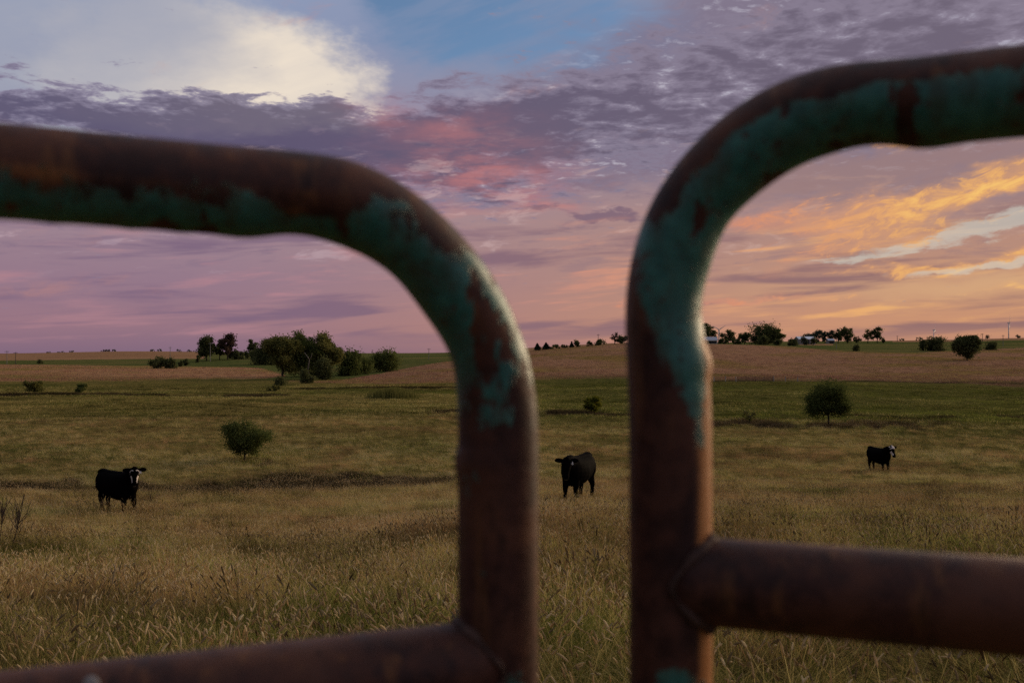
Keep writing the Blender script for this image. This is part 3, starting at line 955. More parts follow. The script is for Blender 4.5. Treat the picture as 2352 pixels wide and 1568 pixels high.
    for sd in (1, -1):
        ball('eye', poll + hd * .15 + hs * (.100 * HS * sd) + hu * .035, .024, M_EYE)
    ball('muzzle', poll + hd * (.487 * HS) - hu * .018, .034 * HS, M_NOSE, (0.75, 1.45, 1.1))
    if tag_side:
        b0 = poll + hd * 0.055 + hs * (0.085 * tag_side) + hu * 0.005
        c = b0 + hs * (tag_side * .07) + hu * .028 + Vector((0, 0, -.075))
        bm = bmesh.new(); bmesh.ops.create_cube(bm, size=1)
        bmesh.ops.bevel(bm, geom=bm.edges[:], offset=0.06, segments=1, affect='EDGES')
        fwd = (hd * 0.6 + hu).normalized(); fwd.z = 0; fwd.normalize()
        sx = Vector((0, 0, 1)).cross(fwd)
        for v in bm.verts:
            k = 0.75 + 0.5 * (0.5 - v.co.z)
            v.co = sx * (v.co.x * .066 * k) + fwd * (v.co.y * .005) + Vector((0, 0, v.co.z * .085))
        m2 = bpy.data.meshes.new('ear_tag'); bm.to_mesh(m2); bm.free()
        part('ear_tag', m2, root, M_TAG, c)
    root.scale = (scale,) * 3
    return root

def spots(h, l, d, fx, seed):
    return fbm(h * fx + 5, (l + d * 0.7) * fx + 9, 3, seed)
def white_blaze(h, l, d):
    # pale cheeks beside a black nose bridge, thin rings round the eyes
    al = np.abs(l)
    cheek = (h > .24) & (h < .455) & (al > .058 + .02 * (h - .24)) & (d < .05) & (d > -.06)
    eye = (np.abs(np.hypot(h - .15, (al - .085) * 1.1) - .058) < .010) & (d > -.01) & ((h < .12) | (al > .118)) & (h < .19)
    return (cheek | eye).astype(float)
def white_mottle(h, l, d):
    n = spots(h, l, d, 11.0, 77)
    fore = (h > -.03) & (h < .17) & (d > .0) & (n > .40) & (np.abs(l) < .12)
    cheek = (h > .26) & (h < .47) & (l < -.01) & (d < .05) & (n > .28)
    ear = (np.abs(l) > .10) & (np.abs(l) < .15) & (h < .13) & (d > -.01) & (l > 0)
    return (fore | cheek | ear).astype(float)

D2 = math.radians
build_cow('black cow with white cheeks and eye rings, side on with face turned', 272, 32.0, D2(-30), D2(-40), D2(-62), (0.95, -0.16, 1.43), white_blaze, 1, (0.08, -0.02, 0.02, 0.16), 1.06)
build_cow('plain black cow facing the gate with one ear drooped over a white tag', 1327, 31.0, D2(-118), D2(20), D2(-66), (0.98, 0.10, 1.27), None, 1, (0.0, 0.05, 0.0, 0.08), 1.08, 1.2)
build_cow('black cow with a mottled white face standing in the tall grass beyond the others', 2018, 58.0, D2(-70), D2(-10), D2(-54), (0.93, -0.02, 1.42), white_mottle, 0, (0.03, -0.03, 0.02, 0.10), 1.08, 1.28)

COW_AT = [at(272, 32.0), at(1327, 31.0), at(2018, 58.0)]

# === PLANTS
def mat_leaf(name, c1, c2, trans=0.42):
    m = bpy.data.materials.new(name)
    m.use_nodes = True
    m.node_tree.nodes.clear()
    n = NT(m.node_tree)
    t = n.attr('tone')
    oi = n.node('ShaderNodeObjectInfo')
    rnd = V(n, oi.outputs['Random'])
    c = n.mix((t * 0.8 + rnd * 0.2), c1, c2)
    df = n.node('ShaderNodeBsdfDiffuse'); n.put(df.inputs[0], c)
    tr = n.node('ShaderNodeBsdfTranslucent'); n.put(tr.inputs[0], c)
    mx = n.node('ShaderNodeMixShader'); mx.inputs[0].default_value = trans
    n.t.links.new(df.outputs[0], mx.inputs[1]); n.t.links.new(tr.outputs[0], mx.inputs[2])
    out = n.node('ShaderNodeOutputMaterial')
    n.t.links.new(mx.outputs[0], out.inputs[0])
    return m
M_LEAF = {
    'dark': mat_leaf('leaf_dark', (0.050, 0.062, 0.024, 1), (0.145, 0.150, 0.060, 1)),
    'green': mat_leaf('leaf_green', (0.060, 0.078, 0.022, 1), (0.165, 0.182, 0.056, 1)),
    'olive': mat_leaf('leaf_olive', (0.082, 0.086, 0.024, 1), (0.210, 0.195, 0.062, 1)),
    'yellow': mat_leaf('leaf_yellow_green', (0.075, 0.085, 0.012, 1), (0.24, 0.23, 0.030, 1)),
    'brown': mat_leaf('leaf_brown', (0.050, 0.034, 0.026, 1), (0.12, 0.075, 0.052, 1)),
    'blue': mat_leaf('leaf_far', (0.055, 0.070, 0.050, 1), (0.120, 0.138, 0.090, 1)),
    'conifer': mat_leaf('needle', (0.014, 0.024, 0.012, 1), (0.034, 0.048, 0.024, 1), 0.1),
}
M_BARK = simple_mat('bark', (0.055, 0.042, 0.032), 0.9, 0, 0.35, 3)
M_DEAD = simple_mat('dead_wood', (0.20, 0.17, 0.14), 0.9, 0, 0.3, 3)

def leaf_mesh(name, pts, size, rg, flat=0.0, tone=None):
    """one small quad per point, random facing"""
    n = len(pts)
    d = rg.normal(size=(n, 3)); d /= np.linalg.norm(d, axis=1)[:, None]
    e = rg.normal(size=(n, 3)); e -= (e * d).sum(1)[:, None] * d; e /= np.linalg.norm(e, axis=1)[:, None]
    s = size * rg.uniform(0.6, 1.35, n)[:, None]
    f = np.cross(d, e)
    a, b, c, g = pts - e * s * 0.6, pts + f * s * 0.38, pts + e * s * 0.6, pts - f * s * 0.38
    v = np.stack([a, b, c, g], 1).reshape(-1, 3)
    me = bpy.data.meshes.new(name)
    me.vertices.add(n * 4); me.vertices.foreach_set('co', v.ravel())
    me.loops.add(n * 4); me.loops.foreach_set('vertex_index', np.arange(n * 4))
    me.polygons.add(n); me.polygons.foreach_set('loop_start', np.arange(n) * 4)
    me.polygons.foreach_set('loop_total', np.full(n, 4))
    at_ = me.attributes.new('tone', 'FLOAT', 'POINT')
    if tone is None: tone = rg.uniform(0, 1, n)
    at_.data.foreach_set('value', np.repeat(tone, 4).astype(np.float32))
    me.update(calc_edges=True)
    return me

def build_plant(name, label, cat, px0, px1, top, Y, style='bush', leaf='green', group=None, seed=1, dens=1.0, base_row=None, lean=0.0):
    rg = np.random.default_rng(seed * 101 + 3)
    pc = (px0 + px1) / 2
    X, Yw = at(pc, Y)
    gz = hz(X, Yw)
    ztop = EYE + (PH - top) / PF * Y
    H = max(ztop - gz, 0.25)
    Wd = (px1 - px0) / PF * Y
    root = thing(name, label, cat, (X, Yw, gz), 0.0, group)
    rp = Y / 995.0                                    # metres per rendered pixel
    apx = (Wd / rp) * (H / rp)
    n = int(np.clip(apx * 7.5 * dens, 300, 12000))
    ls = np.clip(rp * 1.55, 0.045, 0.9) * (1.0 if style != 'bare' else 0.7)
    if Y > 1500: ls = rp * 1.0
    stems, pts, tones = [], None, None
    if style in ('tree', 'bare', 'openbush'):
        cb = {'tree': 0.10, 'bare': 0.12, 'openbush': 0.05}[style] * H
        nc = int(np.clip(16 + n / 110, 16, 60))
        # clump centres through an egg-shaped volume, more of them near the outside
        cs = []
        while len(cs) < nc:
            q = rg.uniform(-1, 1, 3)
            rr = np.linalg.norm(q)
            lump = (0.90 if style == 'openbush' else 0.82) + (0.18 if style == 'openbush' else 0.36) * (math.sin(3.1 * math.atan2(q[2], q[0]) + seed * 1.7) * 0.5 + 0.5 * math.sin(5.3 * math.atan2(q[2], q[0]) + seed))
            if rr > lump or (rr < 0.45 and rg.uniform() < 0.75): continue
            zz = (q[2] * 0.5 + 0.5)
            wz = (0.70 + 0.30 * math.sin(math.pi * min(1, zz * 0.9 + 0.1))) if style != 'openbush' else (0.86 + 0.14 * math.sin(math.pi * zz))
            cs.append((q[0] * 0.50 * Wd * wz + lean * zz * Wd, q[1] * 0.44 * Wd * wz, cb + (0.06 + 0.86 * zz) * (H - cb)))
        cs = np.array(cs)
        cr = rg.uniform(0.09, 0.19, nc) * min(Wd, H) * (1.0 if style != 'bare' else 0.8)
        idx = rg.integers(0, nc, n)
        q = rg.normal(size=(n, 3)) * 0.52
        pts = cs[idx] + q * cr[idx][:, None] * np.array([1.1, 1.1, 0.85])
        pts[:, 2] = np.where(pts[:, 2] > H, 2 * H - pts[:, 2], np.maximum(pts[:, 2], 0.04 * H))
        tones = np.clip(0.35 + 0.35 * rg.uniform(-1, 1, nc)[idx] + 0.2 * rg.uniform(-1, 1, n), 0, 1)
        # trunk and limbs
        tr = max(0.022 * H, rp * 0.45)
        vs, fs = [], []
        tp = [Vector((0, 0, -0.05)), Vector((lean * Wd * .1, 0, cb)), Vector((lean * Wd * .35, 0.01 * H, H * 0.5)), Vector((lean * Wd * 0.7, 0, H * 0.82))]
        v, f = tube_arrays(tp, [tr * 1.25, tr, tr * 0.7, tr * 0.25], 7); vs += v; fs += f
        order = rg.permutation(nc)[:min(nc, 16)]
        for k in order:
            c = Vector(cs[k])
            zs = min(max(c.z * 0.55, cb * 0.7), H * 0.6)
            t = zs / (H * 0.82)
            b0 = Vector((lean * Wd * 0.7 * t, 0, zs))
            midp = b0.lerp(c, 0.5) + Vector((0, 0, 0.05 * H))
            v, f = tube_arrays([b0, midp, c], [tr * 0.45, tr * 0.28, tr * 0.10], 5, base=len(vs)); vs += v; fs += f
        if style == 'bare':
            for k in range(40):
                c = Vector(cs[rg.integers(0, nc)]); e = c + Vector(rg.normal(size=3)) * 0.12 * min(Wd, H) + Vector((0, 0, 0.08 * H))
                v, f = tube_arrays([c, e], [rp * 0.22, rp * 0.1], 4, base=len(vs)); vs += v; fs += f
            keep = rg.uniform(size=n) < 0.35
            pts, tones = pts[keep], tones[keep]
        part('trunk', mesh_py('trunk', vs, fs, True), root, M_BARK)
    elif style == 'conifer':
        zz = rg.uniform(0, 1, n) ** 0.75
        an = rg.uniform(0, 2 * math.pi, n)
        tier = 0.82 + 0.18 * np.sin(zz * 40)
        r = (1 - zz) * 0.5 * Wd * tier * rg.uniform(0.2, 1, n) ** 0.5 * (0.8 + 0.3 * np.sin(an * 3 + seed))
        pts = np.stack([r * np.cos(an), r * np.sin(an), 0.03 * H + zz * 0.97 * H], 1)
        tones = rg.uniform(0, 1, n)
        v, f = tube_arrays([(0, 0, -0.05), (0, 0, H * 0.9)], [0.03 * H, 0.005 * H], 6)
        part('trunk', mesh_py('trunk', v, f, True), root, M_BARK)
    else:           # bush: dense dome down to the ground, lumpy outline
        nc = int(np.clip(9 + n / 220, 9, 30))
        an = rg.uniform(0, 2 * math.pi, nc); zz = rg.uniform(0.08, 0.80, nc)
        rad = np.sqrt(np.clip(1 - (zz - 0.25) ** 2 / 0.62, 0.05, 1)) * rg.uniform(0.35, 0.85, nc)
        cr = rg.uniform(0.10, 0.26, nc) * min(Wd, H * 1.3)
        cs = np.stack([rad * np.cos(an) * (0.52 * Wd - 0.5 * cr.mean()), rad * np.sin(an) * (0.42 * Wd), zz * H], 1)
        idx = rg.integers(0, nc, n)
        q = rg.normal(size=(n, 3)) * 0.52
        pts = cs[idx] + q * cr[idx][:, None]
        pts[:, 2] = np.where(pts[:, 2] < 0, rg.uniform(0, 0.2 * H, n), pts[:, 2])
        tones = np.clip(0.4 + 0.3 * rg.uniform(-1, 1, nc)[idx] + 0.25 * rg.uniform(-1, 1, n), 0, 1)
        vs, fs = [], []
        for k in range(5):
            c = cs[rg.integers(0, nc)]
            v, f = tube_arrays([(0.08 * Wd * (k - 2) * .4, 0, -0.03), (c[0] * 0.4, c[1] * 0.4, c[2] * 0.5), tuple(c)], [0.018 * H, 0.012 * H, 0.004 * H], 5, base=len(vs)); vs += v; fs += f
        part('stem', mesh_py('stem', vs, fs, True), root, M_BARK)
    part('crown' if style != 'bush' else 'foliage', leaf_mesh('crown', pts, ls, rg, tone=tones), root, M_LEAF[leaf])
    return root

GB, GC, GF, GR, GL, GH = ('bushes in the pasture', 'trees by the creek', 'trees round the farmstead', 'bushes along the field edge', 'trees on the far knoll', 'shrubs on the skyline')
PL = [
    # name, label, category, px0, px1, top row, distance, style, leaf, group, dens
    ('small_tree', 'small round tree with a short forked trunk on the slope behind the side-on cow', 'tree', 514, 612, 954, 66, 'openbush', 'green', None, 1.0),
    ('pasture_tree', 'dark bushy tree standing alone above the muddy bank in the pasture', 'tree', 1850, 1955, 866, 99, 'openbush', 'green', None, 1.5),
    ('bush', 'yellow-green bush with dark stems between the two gate uprights', 'bush', 1338, 1382, 908, 121, 'openbush', 'yellow', None, 1.4),
    ('bush', 'dark leggy weed bush on the muddy bank beside the tall gate upright', 'bush', 1700, 1742, 942, 101, 'bare', 'olive', None, 1.2),
    ('bush', 'low wide green bush at the edge of the ripe field', 'bush', 44, 106, 873, 196, 'bush', 'olive', GB, 1.0),
    ('bush', 'small compact dark green bush at the edge of the ripe field', 'bush', 174, 201, 879, 192, 'bush', 'green', GB, 1.0),
    ('tree', 'tall leafy creek tree with an exposed leaning trunk', 'tree', 608, 690, 753, 300, 'tree', 'olive', GC, 1.5),
    ('tree', 'broad leafy creek tree in the middle of the tall clump', 'tree', 662, 742, 755, 306, 'tree', 'green', GC, 1.8),
    ('tree', 'leafy creek tree at the open end of the tall clump, beside rounded bushes', 'tree', 714, 782, 756, 308, 'tree', 'olive', GC, 1.6),
    ('tree', 'dark domed tree half hidden behind the tall creek clump', 'tree', 582, 664, 779, 500, 'bush', 'dark', GC, 1.1),
    ('tree', 'dark domed tree showing past the open end of the tall creek clump', 'tree', 742, 784, 790, 520, 'bush', 'dark', GC, 1.0),
    ('tree', 'dark leafy tree filling the back of the tall creek clump', 'tree', 640, 760, 784, 330, 'bush', 'green', GC, 1.3),
    ('bush', 'rounded dark bush at the foot of the tall creek clump', 'bush', 687, 723, 846, 268, 'bush', 'dark', GC, 1.0),
    ('bush', 'dense dark bush under the last tall creek tree', 'bush', 718, 768, 818, 296, 'bush', 'dark', GC, 1.0),
    ('bush', 'small round dark bush alone on the creek bank', 'bush', 627, 658, 864, 240, 'bush', 'dark', GC, 1.0),
    ('bush', 'low olive bush leaning over the creek bed', 'bush', 602, 648, 884, 203, 'bush', 'olive', GC, 0.9),
    ('bush', 'big rounded green bush next to the tall creek clump', 'bush', 766, 834, 803, 330, 'bush', 'green', GR, 1.1),
    ('bush', 'lower green bush between two big rounded ones', 'bush', 816, 862, 816, 340, 'bush', 'green', GR, 1.1),
    ('bush', 'wide rounded green bush with a double top at the end of the creek row', 'bush', 846, 924, 803, 352, 'bush', 'green', GR, 1.0),
    ('tree', 'round dark tree behind the white pole on the knoll', 'tree', 452, 497, 769, 560, 'tree', 'dark', GL, 1.3),
    ('tree', 'lower dark tree squeezed between the round tree and the brown one', 'tree', 493, 516, 778, 570, 'tree', 'dark', GL, 1.3),
    ('tree', 'thin half-bare brown tree on the knoll', 'tree', 503, 543, 759, 566, 'tree', 'brown', GL, 0.6),
    ('tree', 'small lone airy tree between the knoll and the creek clump', 'tree', 566, 594, 779, 600, 'tree', 'dark', GL, 0.9),
    ('bush', 'low dark hedge bush below the half-bare brown tree', 'bush', 520, 556, 803, 572, 'bush', 'dark', GL, 1.0),
    ('bush', 'low dark hedge bush running from the lone airy tree', 'bush', 540, 616, 805, 578, 'bush', 'dark', GL, 1.0),
    ('bush', 'dark dense twin-lobed bush at the corner of the green knoll', 'bush', 342, 386, 818, 430, 'bush', 'dark', GR, 1.0),
    ('bush', 'dark bush joined to the twin-lobed bush', 'bush', 376, 406, 820, 432, 'bush', 'dark', GR, 1.0),
    ('bush', 'small bush of a close pair on the green knoll', 'bush', 409, 421, 826, 470, 'bush', 'dark', GR, 1.0),
    ('bush', 'rounder bush of a close pair on the green knoll', 'bush', 419, 433, 819, 480, 'bush', 'dark', GR, 1.0),
    ('bush', 'tiny bush under the round dark knoll tree', 'bush', 449, 462, 814, 540, 'bush', 'dark', GR, 1.0),
    ('bush', 'tiny round bush on the green strip below the bare ridge', 'bush', 84, 99, 825, 640, 'bush', 'dark', GR, 1.0),
    ('juniper', 'pointed juniper at the start of the hilltop hedge', 'tree', 1220, 1248, 789, 655, 'conifer', 'conifer', GR, 1.6),
    ('juniper', 'taller pointed juniper in the hilltop hedge', 'tree', 1238, 1270, 787, 655, 'conifer', 'conifer', GR, 1.6),
    ('juniper', 'lone pointed juniper between low hedge shrubs', 'tree', 1304, 1322, 785, 655, 'conifer', 'conifer', GR, 1.6),
    ('bush', 'low hedge shrub right after the junipers', 'bush', 1262, 1290, 791, 655, 'bush', 'dark', GR, 1.0),
    ('bush', 'low hedge shrub before the lone juniper', 'bush', 1286, 1308, 792, 655, 'bush', 'dark', GR, 1.0),
    ('bush', 'round hedge shrub beside the lone juniper', 'bush', 1316, 1332, 780, 655, 'bush', 'dark', GR, 1.0),
    ('bush', 'low hedge shrub standing on its own under the hilltop pole', 'bush', 1344, 1362, 784, 658, 'bush', 'dark', GR, 1.0),
    ('bush', 'hedge shrub with a spiky top by the hilltop pole', 'bush', 1364, 1392, 777, 660, 'bush', 'dark', GR, 1.0),
    ('tree', 'bare twiggy tree on the hilltop beside the gate upright', 'tree', 1402, 1422, 762, 655, 'bare', 'brown', GR, 1.4),
    ('bush', 'leafy bush crowding the bare hilltop tree', 'bush', 1416, 1442, 768, 655, 'openbush', 'dark', GR, 1.3),
    ('tree', 'airy tree rising behind the low pale-roofed shed', 'tree', 1606, 1645, 741, 680, 'tree', 'dark', GF, 1.0),
    ('tree', 'medium tree between the shed and the tall dense tree', 'tree', 1657, 1689, 756, 690, 'tree', 'dark', GF, 1.0),
    ('tree', 'low tree pressed against the tall dense tree', 'tree', 1696, 1724, 759, 670, 'tree', 'dark', GF, 1.2),
    ('tree', 'tall broad dense tree at the farmstead', 'tree', 1716, 1790, 742, 660, 'bush', 'dark', GF, 1.2),
    ('tree', 'feathery tree on the shoulder of the tall dense tree', 'tree', 1770, 1800, 752, 660, 'tree', 'green', GF, 1.2),
    ('bush', 'dark round bush at the foot of the tall dense tree', 'bush', 1734, 1768, 772, 625, 'bush', 'dark', GF, 1.0),
    ('bush', 'small dark bush at the outer foot of the tall dense tree', 'bush', 1776, 1800, 778, 625, 'bush', 'dark', GF, 1.0),
    ('bush', 'low dark brush between the shed and the dense tree', 'bush', 1646, 1680, 777, 660, 'bush', 'dark', GF, 1.0),
    ('bush', 'low dark brush beside the tall dense tree', 'bush', 1676, 1712, 776, 655, 'bush', 'dark', GF, 1.0),
    ('bush', 'round dark bush in front of the white-roofed barn', 'bush', 1808, 1834, 775, 620, 'bush', 'dark', GF, 1.0),
    ('bush', 'bush hiding the middle of the white-roofed barn', 'bush', 1838, 1858, 772, 700, 'bush', 'blue', GF, 1.0),
    ('bush', 'bush at the far end of the white-roofed barn', 'bush', 1859, 1876, 773, 700, 'bush', 'dark', GF, 1.0),
    ('tree', 'first low tree of the grove behind the barn', 'tree', 1840, 1872, 764, 860, 'tree', 'blue', GF, 1.2),
    ('tree', 'second tree of the grove behind the barn', 'tree', 1862, 1890, 754, 860, 'tree', 'blue', GF, 1.2),
    ('tree', 'third tree of the grove behind the barn', 'tree', 1884, 1906, 757, 865, 'tree', 'blue', GF, 1.2),
    ('tree', 'fourth tree of the grove behind the barn', 'tree', 1900, 1920, 756, 865, 'tree', 'blue', GF, 1.2),
    ('tree', 'fifth tree of the grove behind the barn', 'tree', 1914, 1936, 755, 860, 'tree', 'dark', GF, 1.2),
    ('tree', 'large last tree of the grove behind the barn', 'tree', 1928, 1964, 749, 850, 'tree', 'dark', GF, 1.3),
    ('tree', 'little tree just past the grove', 'tree', 1958, 1978, 771, 860, 'tree', 'dark', GF, 1.1),
    ('tree', 'thin airy tree of the pair on the green ridge', 'tree', 1982, 2005, 755, 870, 'tree', 'olive', GF, 0.8),
    ('tree', 'taller round tree of the pair on the green ridge', 'tree', 2001, 2029, 746, 870, 'tree', 'dark', GF, 1.3),
    ('bush', 'tiny bush beside the taller tree on the green ridge', 'bush', 2025, 2034, 776, 870, 'bush', 'dark', GF, 1.0),
    ('bush', 'dark round bush in the grass below the tree pair', 'bush', 1956, 1980, 789, 530, 'bush', 'dark', GR, 1.0),
    ('bush', 'large spreading dark bush at the edge of the crop', 'bush', 2105, 2177, 774, 545, 'bush', 'dark', GR, 1.1),
    ('field_tree', 'round leafy tree standing alone in the ripe crop', 'tree', 2190, 2252, 766, 430, 'openbush', 'dark', None, 2.0),
    ('bush', 'squarish dark bush behind the lone crop tree', 'bush', 2262, 2290, 781, 560, 'bush', 'dark', GR, 1.0),
    ('bush', 'small bush on the skyline before the near turbine', 'bush', 2261, 2274, 768, 1350, 'bush', 'blue', GH, 1.0),
    ('bush', 'small tree on the skyline past the near turbine', 'bush', 2331, 2346, 767, 1350, 'openbush', 'blue', GH, 1.0),
    ('bush', 'low skyline bush beside the green ridge pole', 'bush', 2065, 2079, 777, 1400, 'bush', 'blue', GH, 1.0),
    ('bush', 'wider skyline bush beside the spreading dark bush', 'bush', 2101, 2123, 773, 1400, 'bush', 'blue', GH, 1.0),
]
for k, a_ in enumerate(PL):
    build_plant(a_[0], a_[1], a_[2], a_[3], a_[4], a_[5], a_[6], a_[7], a_[8], a_[9], seed=k + 1, dens=a_[10])
for k, (q, tp, w) in enumerate([(112, 806, 8), (140, 804.5, 12), (165, 803, 10), (238, 801, 9), (248, 799.5, 9), (262, 801, 7), (350, 800, 8), (366, 799, 10), (410, 800, 9), (438, 801, 14)]):
    build_plant('shrub', 'tiny dark shrub on the skyline of the bare brown ridge', 'shrub', q - w * 0.8, q + w * 0.8, tp + 1.6, 1490, 'bush', 'blue', GH, seed=200 + k)

# dead leaning limbs in the creek clump
def dead_limb():
    X, Y = at(713, 296)
    root = thing('dead_tree', 'pale dead leaning snag among the creek trees', 'dead tree', (X, Y, hz(X, Y)))
    k = 296 / PF
    v, f = tube_arrays([(0, 0, -0.1), (-0.3, -2, 3.2), (0.3, -3, 6.2), (-1.0, -3.6, 8.2)], [0.26, 0.2, 0.15, 0.06], 7)
    part('trunk', mesh_py('trunk', v, f, True), root, M_DEAD)
    v, f = tube_arrays([(0.1, -2.8, 5.8), (0.9, -3.2, 7.0), (1.2, -3.4, 8.0)], [0.12, 0.08, 0.03], 6)
    part('limb', mesh_py('limb', v, f, True), root, M_DEAD)
dead_limb()

# === GRASS
def mat_grass():
    m = bpy.data.materials.new('pasture_grass')
    m.use_nodes = True
    m.node_tree.nodes.clear()
    n = NT(m.node_tree)
    kind = n.attr('kind')            # 0 blade, 1 seed head
    tone = n.attr('tone')            # per blade
    it = n.attr('patch', 'INSTANCER')
    v = n.attr('along')
    green = n.mix(tone, (0.070, 0.092, 0.014, 1), (0.180, 0.190, 0.034, 1))
    dry = n.mix(tone, (0.270, 0.205, 0.062, 1), (0.560, 0.440, 0.165, 1))
    brown = n.mix(tone, (0.15, 0.085, 0.040, 1), (0.33, 0.19, 0.095, 1))
    c = n.mix(n.smooth(it + (tone - 0.5) * 0.7, 0.25, 0.62), green, dry)
    c = n.mix(n.smooth(it + (tone - 0.5) * 0.5, 0.72, 0.98), c, brown)
    c = n.mix(n.smooth(it, 1.35, 1.55), c, n.mix(tone, (0.018, 0.014, 0.008, 1), (0.075, 0.055, 0.028, 1)))
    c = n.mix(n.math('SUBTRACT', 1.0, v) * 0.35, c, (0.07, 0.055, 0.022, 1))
    head = n.mix(tone, (0.34, 0.235, 0.11, 1), (0.60, 0.47, 0.27, 1))
    c = n.mix(kind, c, head)
    val = n.attr('val', 'INSTANCER')
    vm = n.node('ShaderNodeVectorMath', operation='SCALE')
    n.put(vm.inputs[0], c); n.put(vm.inputs['Scale'], val)
    vc = n.node('ShaderNodeVectorMath', operation='MINIMUM')
    n.put(vc.inputs[0], V(n, vm.outputs[0])); vc.inputs[1].default_value = (0.66, 0.53, 0.30)
    c = V(n, vc.outputs[0])
    df = n.node('ShaderNodeBsdfDiffuse'); n.put(df.inputs[0], c)
    tr = n.node('ShaderNodeBsdfTranslucent'); n.put(tr.inputs[0], c)
    mx = n.node('ShaderNodeMixShader'); mx.inputs[0].default_value = 0.35
    n.t.links.new(df.outputs[0], mx.inputs[1]); n.t.links.new(tr.outputs[0], mx.inputs[2])
    out = n.node('ShaderNodeOutputMaterial')
    n.t.links.new(mx.outputs[0], out.inputs[0])
    return m
M_GRASS = mat_grass()

def tuft(name, seed, blades, heads, rad, hmin, hmax, bw, hs=1.0, segs=3, lean=0.35, headw=0.0055):
    rg = np.random.default_rng(seed)
    vs, fs, kd, tn, al = [], [], [], [], []
    def strip(p0, d, side, L, w, droop, kind, tone):
        b = len(vs)
        for i in range(segs + 1):
            t = i / segs
            p = p0 + d * (L * t) + np.array([d[0], d[1], 0]) * (droop * L * t * t) - np.array([0, 0, 1]) * (droop * 0.55 * L * t * t)
            ww = w * (1 - t * 0.92) if kind == 0 else w
            for sgn in (-1, 1):
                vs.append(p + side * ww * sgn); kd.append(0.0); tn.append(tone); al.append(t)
        for i in range(segs):
            fs.append((b + 2 * i, b + 2 * i + 1, b + 2 * i + 3, b + 2 * i + 2))
        return p
    for k in range(blades):
        an, r = rg.uniform(0, 2 * math.pi), rad * math.sqrt(rg.uniform())
        p0 = np.array([r * math.cos(an), r * math.sin(an), -0.02])
        a2 = rg.uniform(0, 2 * math.pi)
        ln = rg.uniform(0.1, 1.5)
        d = np.array([math.cos(a2) * ln - lean * 0.8, math.sin(a2) * ln, 1.0]); d /= np.linalg.norm(d)
        sd = np.array([-math.sin(a2 + 1), math.cos(a2 + 1), 0])
        strip(p0, d, sd, rg.uniform(hmin, hmax), bw * rg.uniform(0.6, 1.3), rg.uniform(0.1, 1.0), 0, rg.uniform())
    for k in range(heads):
        an, r = rg.uniform(0, 2 * math.pi), rad * math.sqrt(rg.uniform())
        p0 = np.array([r * math.cos(an), r * math.sin(an), -0.02])
        a2 = rg.uniform(0, 2 * math.pi)
        ln = rg.uniform(0.05, 0.75)
        d = np.array([math.cos(a2) * ln - lean * rg.uniform(0.2, 1.2), math.sin(a2) * ln, 1.0]); d /= np.linalg.norm(d)
        sd = np.array([-math.sin(a2), math.cos(a2), 0])
        L = rg.uniform(hmax * 0.60, hmax * 1.05)
        e = strip(p0, d, sd, L, 0.0012 * (1 + (hs - 1) * 0.5), 0.15, 1, rg.uniform(0.3, 1))
        # bristly head: tapered six-sided spindle bending over
        hl, hw = rg.uniform(0.03, 0.07) * hs, rg.uniform(0.6, 1.0) * headw * hs
        hd_ = d + np.array([d[0], d[1], -0.25]) * rg.uniform(0, 0.9); hd_ /= np.linalg.norm(hd_)
        u = np.cross(hd_, [0.3, 0.9, 0.1]); u /= np.linalg.norm(u); w = np.cross(hd_, u)
        prof = [(0, .35), (.15, .95), (.5, 1.0), (.8, .75), (1.0, .12)]
        b = len(vs); tone = rg.uniform()
        nn = 5
        for (t, q) in prof:
            c = e + hd_ * hl * t + np.array([0, 0, -1]) * hl * 0.18 * t * t
            for j in range(nn):
                a3 = 2 * math.pi * j / nn + t
                vs.append(c + (u * math.cos(a3) + w * math.sin(a3)) * hw * q); kd.append(1.0); tn.append(tone); al.append(1.0)
        for i in range(len(prof) - 1):
            for j in range(nn):
                fs.append((b + i * nn + j, b + i * nn + (j + 1) % nn, b + (i + 1) * nn + (j + 1) % nn, b + (i + 1) * nn + j))
    me = mesh_py(name, vs, fs)
    for nm, arr in (('kind', kd), ('tone', tn), ('along', al)):
        at_ = me.attributes.new(nm, 'FLOAT', 'POINT'); at_.data.foreach_set('value', np.array(arr, np.float32))
    me.materials.append(M_GRASS)
    return bpy.data.objects.new(name, me)

def source_collection(name, obs):
    c = bpy.data.collections.new(name)
    for o in obs: c.objects.link(o)
    return c

